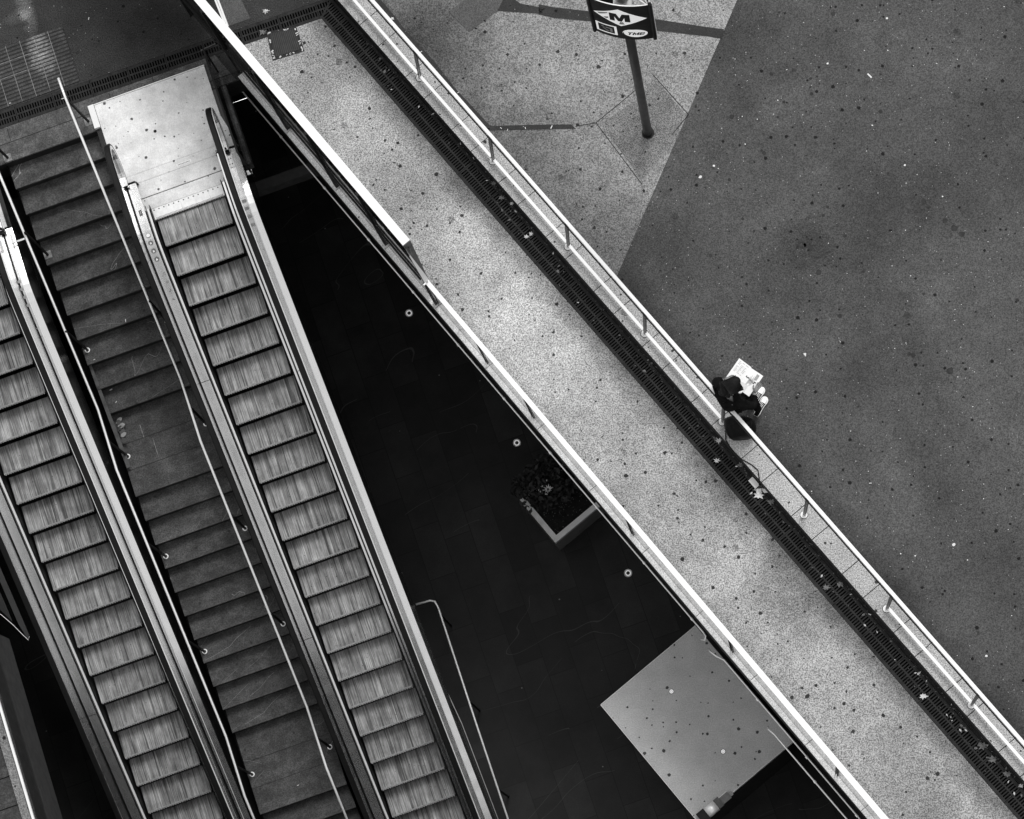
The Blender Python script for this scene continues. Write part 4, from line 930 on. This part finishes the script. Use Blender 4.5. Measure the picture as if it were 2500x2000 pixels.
bx_ = lambda a, b, c, d: [(a, b), (c, b), (c, d), (a, d)]
T_ = [bx_(0, .75, 1, 1), bx_(.33, 0, .67, .75)]
M_ = [bx_(0, 0, .26, 1), bx_(.74, 0, 1, 1), [(.26, 1), (.5, .45), (.5, .0), (.26, .55)], [(.74, 1), (.74, .55), (.5, 0), (.5, .45)]]
B_ = [bx_(0, 0, .30, 1), bx_(.30, .80, .85, 1), bx_(.30, .40, .85, .60), bx_(.30, 0, .85, .20), bx_(.78, .58, 1, .84), bx_(.78, .16, 1, .44)]
decal('lettering_tmb', M['signblk'], let(.562, .078, .098, T_)+let(.648, .100, .098, M_)+let(.757, .080, .098, B_), .006)
# ------------------------------------------------------------------ person reading on the rail
def skin(name, chains, mat, parent, sub=2, root=0):
    """chains: list of lists of (point, rx, ry); equal points are welded"""
    bm = bmesh.new(); ly = bm.verts.layers.skin.verify(); org = parent_world(parent); vd = {}; first = [True]
    def gv(p, r):
        key = tuple(round(c, 4) for c in p)
        if key not in vd:
            v = bm.verts.new(Vector(p)-org); v[ly].radius = r if isinstance(r, tuple) else (r, r); v[ly].use_root = first[0]; first[0] = False; vd[key] = v
        return vd[key]
    for ch in chains:
        pr_v = None
        for p, r in ch:
            v = gv(p, r)
            if pr_v is not None and bm.edges.get((pr_v, v)) is None: bm.edges.new((pr_v, v))
            pr_v = v
    me = bpy.data.meshes.new(name); bm.to_mesh(me); bm.free(); me.materials.append(mat)
    o = bpy.data.objects.new(name, me); C.collection.objects.link(o); o.parent = parent; WP[o.name] = org.copy()
    m = o.modifiers.new('skin', 'SKIN'); m.use_smooth_shade = True; s = o.modifiers.new('sub', 'SUBSURF'); s.levels = sub; s.render_levels = sub
    return o
pe_ = thing('person', 'person in black hooded jacket and white-toed sneakers reading a newspaper, perched on the railing', 'person', F(8.3, 2.05, ZP))
G = lambda s, n, z: F(s, n, z)
hip = G(8.30, 2.075, 1.17); bel = G(8.285, 2.06, 1.32); che = G(8.265, 2.05, 1.50); nek = G(8.262, 2.085, 1.655); hd0 = G(8.262, 2.13, 1.74); hd1 = G(8.262, 2.15, 1.84)
shL, shR = G(8.09, 2.035, 1.57), G(8.44, 2.09, 1.57); elL, elR = G(7.985, 2.085, 1.34), G(8.555, 2.24, 1.31); wrL, wrR = G(8.035, 2.185, 1.31), G(8.425, 2.375, 1.31)
hpL, hpR = G(8.21, 2.10, 1.14), G(8.39, 2.12, 1.14); knL, knR = G(8.24, 2.34, .72), G(8.42, 2.36, .70); anL, anR = G(8.315, 2.42, .27), G(8.455, 2.38, .27)
body = skin('body', [[(hip, .10), (bel, .095), (che, (.13, .10)), (nek, .055), (hd0, .072), (hd1, .088)],
    [(che, (.13, .10)), (shL, .055), (elL, .038), (wrL, .026)], [(che, (.13, .10)), (shR, .055), (elR, .038), (wrR, .026)],
    [(hip, .10), (hpL, .075), (knL, .052), (anL, .034)], [(hip, .10), (hpR, .075), (knR, .052), (anR, .034)]], M['skin'], pe_)
skin('jacket', [[(G(8.30, 2.07, 1.10), (.16, .14)), (bel+Z*.0, (.15, .125)), (che, (.165, .125)), (G(8.262, 2.06, 1.60), (.10, .09))],
    [(che, (.165, .125)), (shL, .078), (elL, .058), (wrL.lerp(elL, .12), .040)], [(che, (.165, .125)), (shR, .078), (elR, .060), (wrR.lerp(elR, .12), .042)]], M['cloth'], pe_)
skin('hood', [[(G(8.20, 1.985, 1.62), .05), (G(8.26, 1.975, 1.60), .06), (G(8.33, 1.99, 1.62), .05)]], M['cloth'], pe_)
skin('trousers', [[(hip, .125), (hpL, .092), (knL, .066), (anL+Z*.02, .052)], [(hip, .125), (hpR, .092), (knR, .066), (anR+Z*.02, .052)]], M['cloth'], pe_)
hr_ = skin('hair', [[(G(8.262, 2.125, 1.78), .10), (G(8.266, 2.150, 1.85), .112), (G(8.262, 2.185, 1.885), .098), (G(8.255, 2.235, 1.895), .070), (G(8.25, 2.275, 1.88), .035)], [(G(8.262, 2.125, 1.78), .10), (G(8.235, 2.07, 1.75), .088), (G(8.215, 2.02, 1.66), .070), (G(8.20, 1.99, 1.58), .035)]], M['hair'], pe_, 3)
hr2 = skin('scarf', [[(G(8.345, 2.17, 1.66), .016), (G(8.365, 2.20, 1.645), .020), (G(8.36, 2.225, 1.63), .013)]], M['paper'], pe_)
def hand(wr, fwd, palm_n, sidev, name):
    fwd, palm_n, sidev = fwd.normalized(), palm_n.normalized(), sidev.normalized(); pm = wr+fwd*.048
    ch = [[(wr, (.019, .016)), (pm, (.031, .014))]]
    for k, (o_, l_) in enumerate(((-.030, .062), (-.010, .072), (.010, .068), (.029, .054))):
        b_ = wr+fwd*.092+sidev*o_; ch.append([(pm, (.031, .014)), (b_, .0085), (b_+fwd*l_*.5-palm_n*.010, .0085), (b_+fwd*l_*.85-palm_n*.034, .0075)])
    b_ = wr+fwd*.035-sidev*.040; ch.append([(pm, (.031, .014)), (b_, .010), (b_+fwd*.025-sidev*.020-palm_n*.006, .010), (b_+fwd*.052-sidev*.022-palm_n*.018, .008)])
    return skin(name, ch, M['skin'], pe_, 1)
hand(wrR, (D*-.35+N*.9), Z, (D*.9+N*.35), 'hand'); hand(wrL, (D*.45+N*.9), Z, (D*-.9+N*.4), 'hand')
def shoe(heel, toe, name='shoe'):
    ax = (toe-heel); L = ax.length; ax.normalize(); sd_ = Vector((-ax.y, ax.x, 0)); zb = ZP+.006
    prof = [(0, .028), (.05, .037), (.12, .034), (.17, .037), (.23, .047), (.265, .042), (.287, .024), (.295, .0)]; sc_ = L/.295
    def outline(k, z, lim=99): 
        l = [heel*Vector((1, 1, 0)).x if False else None]
        r = []
        for a, b in prof: r.append(Vector((heel.x, heel.y, 0))+ax*a*sc_+sd_*b*k+Z*z)
        lft = []
        for a, b in prof[::-1][1:]: lft.append(Vector((heel.x, heel.y, 0))+ax*a*sc_-sd_*b*k+Z*z)
        return r+lft
    def loft(o1, o2, mat, nm, par):
        m = MB(); n = len(o1); m.v = o1+o2; m.f = [tuple(range(n))[::-1], tuple(range(n, 2*n))]+[(k, (k+1) % n, n+(k+1) % n, n+k) for k in range(n)]; return m.build(nm, mat, par)
    s_ = loft(outline(1.10, zb), outline(1.10, zb+.030), M['signwht'], 'shoe', pe_)
    # canvas upper: narrower loft rising to the ankle, toe cap, laces
    up = MB(); rows = []
    for (a, b, zz) in ((.0, .030, .085), (.05, .034, .090), (.10, .032, .088), (.15, .032, .070), (.195, .037, .060)): rows.append((a*sc_, b, zz))
    for k in range(len(rows)-1):
        (a0, b0_, c0_), (a1, b1, c1) = rows[k], rows[k+1]; hp = Vector((heel.x, heel.y, 0))
        up.hexa([hp+ax*a0-sd_*b0_+Z*(zb+.034), hp+ax*a1-sd_*b1+Z*(zb+.034), hp+ax*a1+sd_*b1+Z*(zb+.034), hp+ax*a0+sd_*b0_+Z*(zb+.034)], [hp+ax*a0-sd_*b0_*.55+Z*(zb+c0_), hp+ax*a1-sd_*b1*.6+Z*(zb+c1), hp+ax*a1+sd_*b1*.6+Z*(zb+c1), hp+ax*a0+sd_*b0_*.55+Z*(zb+c0_)])
    up.build('upper', M['cloth'], s_)
    tcap = [(.195, .040), (.23, .043), (.262, .037), (.283, .020)]; hp = Vector((heel.x, heel.y, 0))
    oa = [hp+ax*a*sc_+sd_*b+Z*(zb+.034) for a, b in tcap]+[hp+ax*a*sc_-sd_*b+Z*(zb+.034) for a, b in tcap[::-1]]
    ob_ = [hp+ax*(a*.9+.022)*sc_+sd_*b*.7+Z*(zb+.056-.05*(a-.195)) for a, b in tcap]+[hp+ax*(a*.9+.022)*sc_-sd_*b*.7+Z*(zb+.056-.05*(a-.195)) for a, b in tcap[::-1]]
    loft(oa, ob_, M['signwht'], 'toe_cap', s_)
    lc = MB()
    for k in range(5): c = Vector((heel.x, heel.y, 0))+ax*(.105+.019*k)*sc_+Z*(zb+.090-.0075*k); lc.tube([c-sd_*.026-ax*.006, c+Z*.003, c+sd_*.026+ax*.006], .0038, 6)
    lc.build('laces', M['signwht'], s_)
shoe(G(8.345, 2.365, 0), G(8.245, 2.645, 0)); shoe(G(8.475, 2.315, 0), G(8.370, 2.590, 0))
# newspaper
npw = thing('newspaper', 'open newspaper held in the lap of the person on the railing', 'newspaper', F(8.17, 2.4, 1.28))
n00, n10, n11, n01 = G(8.030, 2.200, 1.27), G(7.938, 2.520, 1.25), G(8.318, 2.612, 1.25), G(8.412, 2.285, 1.27)
q = MB(); cols = 8
for k in range(cols):
    def pt_(x, y): 
        p = n00.lerp(n01, x).lerp(n10.lerp(n11, x), y); fold = abs(x-.5); return p+Z*(.030*math.sin(fold*math.pi)-.01)
    x0, x1 = k/cols, (k+1)/cols
    off_ = (.97 if x0 >= .45 and x0 < .9 else 1.0)
    q.hexa([pt_(x0, 0)-Z*.006, pt_(x1, 0)-Z*.006, pt_(x1, off_)-Z*.006, pt_(x0, off_)-Z*.006], [pt_(x0, 0), pt_(x1, 0), pt_(x1, off_), pt_(x0, off_)])
q.build('page', M['paper'], npw)
def ink(m, x0, y0, x1, y1): m.poly([pt_(x0, y0)+Z*.003, pt_(x1, y0)+Z*.003, pt_(x1, y1)+Z*.003, pt_(x0, y1)+Z*.003])
q = MB(); rn = random.Random(9)
for c_ in range(3):
    for k in range(9):
        y = .92-.055*k; x = .06+.13*c_
        if rn.random() < .75: ink(q, x, y, x+rn.uniform(.05, .11), y+.012)
for k in range(12): x = .66+.016*k; ink(q, x, .30+rn.uniform(0, .18), x+.010, .62+rn.uniform(-.05, .15))
for k in range(10): ink(q, .50, .04+.03*k, .78, .045+.03*k)
q.build('text', M['printg'], npw)
q = MB(); 
for k in range(9): x = .52+.042*k; y = .58-.012*k+rn.uniform(-.02, .02); ink(q, x, y, x+.038, y+rn.uniform(.03, .075))
ink(q, .86, .55, .93, .60); q.build('headline', M['print'], npw)
q = MB(); ink(q, .80, .66, .90, .90); q.build('picture', M['printg'], npw)
# bag on the kerb under the rail
bg_ = thing('bag', 'slack black bag lying on the kerb under the rail behind the person', 'bag', G(8.42, 1.98, .2))
bl = [(8.24, 1.95), (8.31, 1.88), (8.42, 1.84), (8.55, 1.83), (8.66, 1.96), (8.72, 2.06), (8.66, 2.20), (8.56, 2.27), (8.42, 2.20), (8.30, 2.08)]
q = MB(); cnt = (8.46, 2.03); base = len(q.v); rows = [(1.0, .21), (1.03, .32), (.97, .46), (.70, .57), (.30, .62)]; rn = random.Random(2)
for k_, (kk, zz) in enumerate(rows):
    for j_, (a, b) in enumerate(bl):
        wv = .93+.08*math.sin(j_*2.3+k_*1.7); q.v.append(G(cnt[0]+(a-cnt[0])*kk*wv, cnt[1]+(b-cnt[1])*kk*wv, zz+.025*math.sin(j_*1.9+k_)))
nbl = len(bl)
for k_ in range(len(rows)-1):
    for j_ in range(nbl): q.f.append((k_*nbl+j_, k_*nbl+(j_+1) % nbl, (k_+1)*nbl+(j_+1) % nbl, (k_+1)*nbl+j_))
q.f.append(tuple((len(rows)-1)*nbl+j_ for j_ in range(nbl))); q.f.append(tuple(range(nbl))[::-1])
sk = q.build('sack', M['clothg'], bg_, smooth=True); su = sk.modifiers.new('sub', 'SUBSURF'); su.levels = su.render_levels = 2
MB().tube([G(8.62, 2.10, .58), G(8.60, 2.16, .66), G(8.53, 2.18, .66), G(8.50, 2.12, .58)], .009, 8).build('strap', M['blackmat'], bg_, smooth=True)
# ------------------------------------------------------------------ litter
rn = random.Random(11)
def leaf_obj(p, size, mat, label, group, name='fallen_leaf'):
    m = MB(); n = 7; a0 = rn.random()*6; pts = []
    for k in range(n*2):
        a = a0+math.pi*k/n; r = size*(1 if k % 2 == 0 else .55)*rn.uniform(.7, 1.2); pts.append(p+Vector((math.cos(a), math.sin(a)*.8, 0))*r+Z*rn.uniform(0, size*.35))
    c = p+Z*size*.25
    for k in range(len(pts)): m.poly([c, pts[k], pts[(k+1) % len(pts)]])
    o = m.build(name, mat, org=p); tag(o, label, 'leaf', group); return o
S8 = 4.312
known = [((500, 0), S6, (515, 95), .055, 'leafl', 'pale shredded leaf lying beyond the drain, right of the screen cap'),
    ((500, 0), S6, (488, 275), .06, 'leafm', 'curled grey leaf on the short drain grating near the manhole'),
    ((800, 0), S6, (545, 158), .035, 'leafl', 'small pale leaf in the dark joint right of the railing top'),
    ((1600, 950), S8, (665, 545), .055, 'leafl', 'crumpled white leaf beside the gutter below the bag'),
    ((1600, 950), S8, (645, 755), .05, 'leafl', 'pale leaf lying alone in the middle of the long grating'),
    ((1600, 950), S8, (890, 800), .05, 'leafm', 'grey leaf with long stem in the gutter above the paper slip'),
    ((1600, 950), S8, (1090, 1120), .075, 'leafl', 'broken white leaf heap just below the paper slips'),
    ((1600, 950), S8, (1220, 1190), .06, 'leafm', 'round grey leaf in the gutter below the white leaf heap'),
    ((1875, 1500), S6, (1310, 690), .065, 'leafl', 'pointed pale leaf on the lower grating'),
    ((1875, 1500), S6, (1810, 1110), .075, 'leafm', 'broad grey leaf high in the lower gutter corner'),
    ((1875, 1500), S6, (1890, 1225), .07, 'leafm', 'folded grey leaf in the lower gutter, second of the big ones'),
    ((1875, 1500), S6, (2015, 1345), .06, 'leafm', 'star-shaped grey leaf in the lower gutter near the frame edge'),
    ((1875, 1500), S6, (2130, 1445), .04, 'leafl', 'small white leaf at the right edge of the lower gutter'),
    ((1900, 1400), 4.9, (570, 170), .06, 'leafm', 'ridged pale grey leaf on the grating above the lowest post'),
    ((1900, 1400), 4.9, (740, 130), .06, 'leafm', 'ribbed grey leaf against the kerb, beside the ridged one'),
    ((1150, 400), 4.9, (270, 235), .05, 'leafm', 'grey leaf in the upper gutter beside the second post bay'),
    ((1150, 400), 4.9, (370, 410), .05, 'leafm', 'torn grey leaf half over the grating, upper gutter'),
    ((1150, 400), 4.9, (490, 475), .035, 'leafl', 'curled white scrap of leaf in the upper gutter'),
    ((1150, 400), 4.9, (720, 840), .04, 'leafl', 'pale oval leaf beside the third railing post'),
    ((1150, 400), 4.9, (665, 875), .04, 'leafl', 'narrow white leaf on the grating near the third post')]
for reg, s_, (x, y), sz, mt_, lb in known:
    p = P(reg[0]+x/s_, reg[1]+y/s_, 0); 
    a, b = sn(p); z = .006 if b < 1.73 or b > 2.5 else .003
    if 'railing top' in lb: z = ZP+.012
    p = P(reg[0]+x/s_, reg[1]+y/s_, z); leaf_obj(p, sz, M[mt_], lb, 'leaves in and near the drains')
for reg, s_, quad, lb in (((1600, 950), S8, [(978, 965), (1023, 923), (1098, 1010), (1052, 1050)], 'larger white paper slip lying on the long grating'),
                      ((1600, 950), S8, [(1065, 1050), (1115, 1047), (1118, 1095), (1062, 1095)], 'square white paper scrap below the larger slip'),
                      ((1600, 950), S8, [(1120, 1060), (1150, 1050), (1185, 1090), (1145, 1095)], 'small white paper scrap against the kerb foot')):
    pts = [P(reg[0]+x/s_, reg[1]+y/s_, .006) for x, y in quad]; c = sum(pts, Vector())/4
    o = MB().prism([X(p) for p in pts], .006, .0085).build('paper_slip', M['paper'], org=c); tag(o, lb, 'paper', 'paper slips on the long drain')
# weeds at the landing corner
wd = thing('weed', 'broad-leaved weed growing in the corner of the first stair landing', 'weed', E(-1.70, 1.62, -2.07))
q = MB(); q2 = MB()
for k in range(16):
    a = rn.uniform(-1.2, 1.6); dr = (A*math.cos(a)+B*math.sin(a)*.6+Z*rn.uniform(0, .4)).normalized(); sd_ = dr.cross(Z).normalized(); c = E(-1.72, 1.56+rn.uniform(0, .3), -2.05+rn.uniform(0, .08)); l_ = rn.uniform(.06, .13)
    (q if k % 3 else q2).poly([c, c+dr*l_*.3+sd_*l_*.28, c+dr*l_*.75+sd_*l_*.25, c+dr*l_, c+dr*l_*.75-sd_*l_*.25, c+dr*l_*.3-sd_*l_*.28])
q.build('leaf', plain('weed_leaf', .07, .6), wd); q2.build('pale_leaf', plain('weed_leaf_pale', .3, .6), wd)
# small dry leaves, copies of three shapes
lm = [leaf_obj(F(7, 1.6, .004), sz_, M[m_], lb_, gr_) for sz_, m_, lb_, gr_ in ((.030, 'leafm', 'small grey dry leaf lying on a drain grating or in the gutter', 'small grey leaves along the drains'), (.022, 'leafl', 'tiny pale leaf scrap lying on a drain grating or in the gutter', 'tiny pale leaf scraps along the drains'))]
for k in range(66):
    o = lm[k % 2].copy(); C.collection.objects.link(o)
    s_ = rn.choice((rn.uniform(.8, 7), rn.uniform(8, 15), rn.uniform(12, 15))); n_ = gn(s_)+gw-abs(rn.gauss(0, .10))+.03
    o.location = F(s_, n_, .005); o.rotation_euler = (0, 0, rn.random()*6); f_ = rn.uniform(.5, 1.3); o.scale = (f_, f_*rn.uniform(.5, 1), f_)
# dark stains and pale specks read off the photograph
q = MB()
def blot(m, c, r0, rnd, n=11):
    m.poly([c+Vector((math.cos(2*math.pi*k/n), math.sin(2*math.pi*k/n), 0))*r0*rnd.uniform(.72, 1.2) for k in range(n)])
z_ = ZP+.003
for x, y, r_ in ((768, 33, 6), (620, 177, 5), (715, 188, 4), (714, 208, 3), (717, 225, 5), (735, 200, 3), (730, 183, 3), (881, 267, 6), (526, 279, 6), (636, 280, 4), (603, 366, 6), (597, 360, 4), (985, 481, 7), (996, 495, 5), (1036, 528, 7), (1058, 545, 9), (1076, 560, 7), (734, 652, 8), (784, 755, 6), (1048, 887, 9), (552, 524, 4), (579, 553, 4), (475, 612, 5), (882, 178, 3), (900, 415, 3), (1095, 192, 4), (1160, 395, 3), (1208, 718, 4), (985, 704, 4), (840, 650, 4), (960, 850, 6), (950, 846, 5), (545, 63, 3), (568, 63, 3), (556, 66, 2), (640, 30, 3), (520, 430, 4), (463, 450, 3), (755, 495, 4), (745, 515, 4), (668, 622, 3), (651, 244, 4)):
    blot(q, P(1250+x/.98, y/.98, z_), r_/190, rn)
for k in range(34):
    a = rn.random()*6.3; d_ = abs(rn.gauss(0, 22)); blot(q, P(1965+math.cos(a)*d_*1.2, 595+math.sin(a)*d_, z_), rn.uniform(.008, .030)*(1 if d_ < 20 else .5), rn, 8)
for x, y, r_ in ((154, 131, 5), (413, 127, 5), (66, 155, 4), (345, 128, 3), (285, 272, 3), (330, 252, 4), (297, 303, 3), (243, 300, 3), (207, 160, 6), (197, 545, 5), (170, 495, 4), (257, 480, 3), (130, 410, 3), (84, 285, 3), (392, 70, 3), (30, 105, 3), (440, 255, 3)):
    blot(q, P(1250+x/.98, y/.98, ZP+.0075), r_/200, rn)
for x, y, r_ in ((408, 359, 6), (319, 150, 5), (273, 158, 6), (365, 104, 4), (382, 105, 3), (406, 79, 4), (464, 173, 4), (487, 171, 5), (509, 328, 4), (542, 353, 5), (481, 426, 5), (536, 452, 4), (541, 475, 3), (595, 487, 5), (707, 686, 6), (670, 689, 5), (795, 704, 5), (727, 660, 4), (803, 617, 4), (820, 585, 3), (866, 659, 4), (1018, 872, 6), (888, 732, 5), (700, 290, 3), (612, 510, 3), (640, 350, 3), (660, 555, 3), (930, 760, 4), (1000, 820, 3), (350, 230, 3), (270, 130, 4), (205, 120, 4), (560, 250, 4)):
    blot(q, P(1250+x/.98, 1000+y/.98, .0065), r_/200, rn)
for x, y, r_ in ((957, 397, 5), (1012, 463, 5), (1077, 622, 4), (1045, 680, 4), (1044, 417, 6), (1022, 540, 4), (884, 260, 5), (921, 336, 4), (952, 342, 5), (938, 358, 4), (1000, 620, 4), (960, 500, 5), (850, 160, 4), (800, 110, 4), (1150, 655, 4), (1095, 760, 3), (980, 560, 4), (760, 130, 3), (1190, 870, 5), (1100, 555, 4), (745, 185, 3), (722, 172, 6), (900, 430, 3)):
    blot(q, P(x/.98, y/.98, .0065), r_/200, rn)
struct(q.build('gum_stain', M['stain']))
q = MB()
for x, y, r_ in ((897, 44, 3.5), (483, 397, 3), (451, 423, 5), (701, 848, 4), (558, 345, 2), (636, 240, 2), (940, 395, 3), (755, 152, 3), (1030, 470, 2), (862, 300, 2)):
    blot(q, P(1250+x/.98, y/.98, z_), r_/190, rn, 7)
for x, y, r_ in ((1057, 323, 4), (1135, 590, 3), (930, 345, 2), (965, 350, 2), (1090, 360, 2)): blot(q, P(1250+x/.98, 1000+y/.98, z_), r_/190, rn, 7)
strip_between(q, P(2118, 180, z_), P(2128, 190, z_), .02)
for k in range(380): blot(q, F(rn.uniform(1, 16), 2.2+rn.random()*6.5, z_), rn.uniform(.003, .0085), rn, 5)
struct(q.build('pale_speck', M['leafl']))
# cigarette ends and crumbs: individuals on the plaza joint and in the gutter
butt = MB().tube([Vector((-.016, 0, .004)), Vector((.016, 0, .004))], .0045, 6).build('cigarette_end', M['paper'])
BL_ = [((800, 0), S6, 785, 440, ZP+.01), ((800, 0), S6, 1100, 780, ZP+.01), ((800, 0), S6, 1460, 1080, ZP+.01), ((800, 0), S6, 1515, 1095, ZP+.01), ((800, 0), S6, 1665, 1080, ZP+.01), ((800, 0), S6, 1885, 1072, ZP+.01), ((0, 0), S6, 748, 158, .004), ((0, 0), S6, 85, 870, .014), ((0, 0), S6, 530, 832, .004), ((0, 800), S6, 795, 270, -1.49), ((0, 800), S6, 935, 523, -1.85), ((0, 800), S6, 1030, 930, -2.06), ((0, 800), S6, 978, 627, -1.87), ((0, 400), S6, 1058, 1320, -1.1), ((500, 1500), S6, 785, 1440, -4.15), ((800, 0), S6, 1118, 1212, .004), ((800, 0), S6, 1230, 1335, .004), ((1900, 1400), 4.9, 870, 252, .004), ((1900, 1400), 4.9, 1095, 490, .004), ((2125, 1170), 1, 0, 10, ZP+.002)]
for k, (reg, s_, x, y, z) in enumerate(BL_):
    o = butt if k == 0 else butt.copy()
    if k: C.collection.objects.link(o)
    o.location = P(reg[0]+x/s_, reg[1]+y/s_, z); o.rotation_euler = (0, 0, rn.random()*3.1); sc_ = rn.uniform(.8, 1.5); o.scale = (sc_, sc_, sc_)
    tag(o, 'tiny white cigarette end dropped on paving, stairs or gutter', 'cigarette end', 'scattered cigarette ends')
q = MB()
for k in range(520):
    s_ = rn.uniform(.6, 15.5); lo_, hi_ = gn(s_)+gw+.008, kl(s_)-.01
    n_ = rn.uniform(lo_-.05, hi_) if rn.random() < .7 else rn.gauss(lo_-.12, .07)
    if n_ > hi_: n_ = hi_
    z_ = .004; c = F(s_, n_, z_); a = rn.random()*6; dd = Vector((math.cos(a), math.sin(a), 0))*rn.uniform(.003, .013); strip_between(q, c-dd, c+dd, rn.uniform(.003, .010), .003)
o = q.build('gutter_debris', plain('debris', .10, .9, 0, .95, 20)); tag(o, 'crumbs and leaf fragments collected in the gutter along the kerb', 'debris', kind='stuff')
q = MB()
for k in range(17): q.fbox(-1+k*1.0, -1+k*1.0+.997, gn(k)+gw+.008, kl(k)-.008, -.05, .001)
struct(q.build('gutter_bed', M['gutter']))
C.render.resolution_x = 1024; C.render.resolution_y = 819
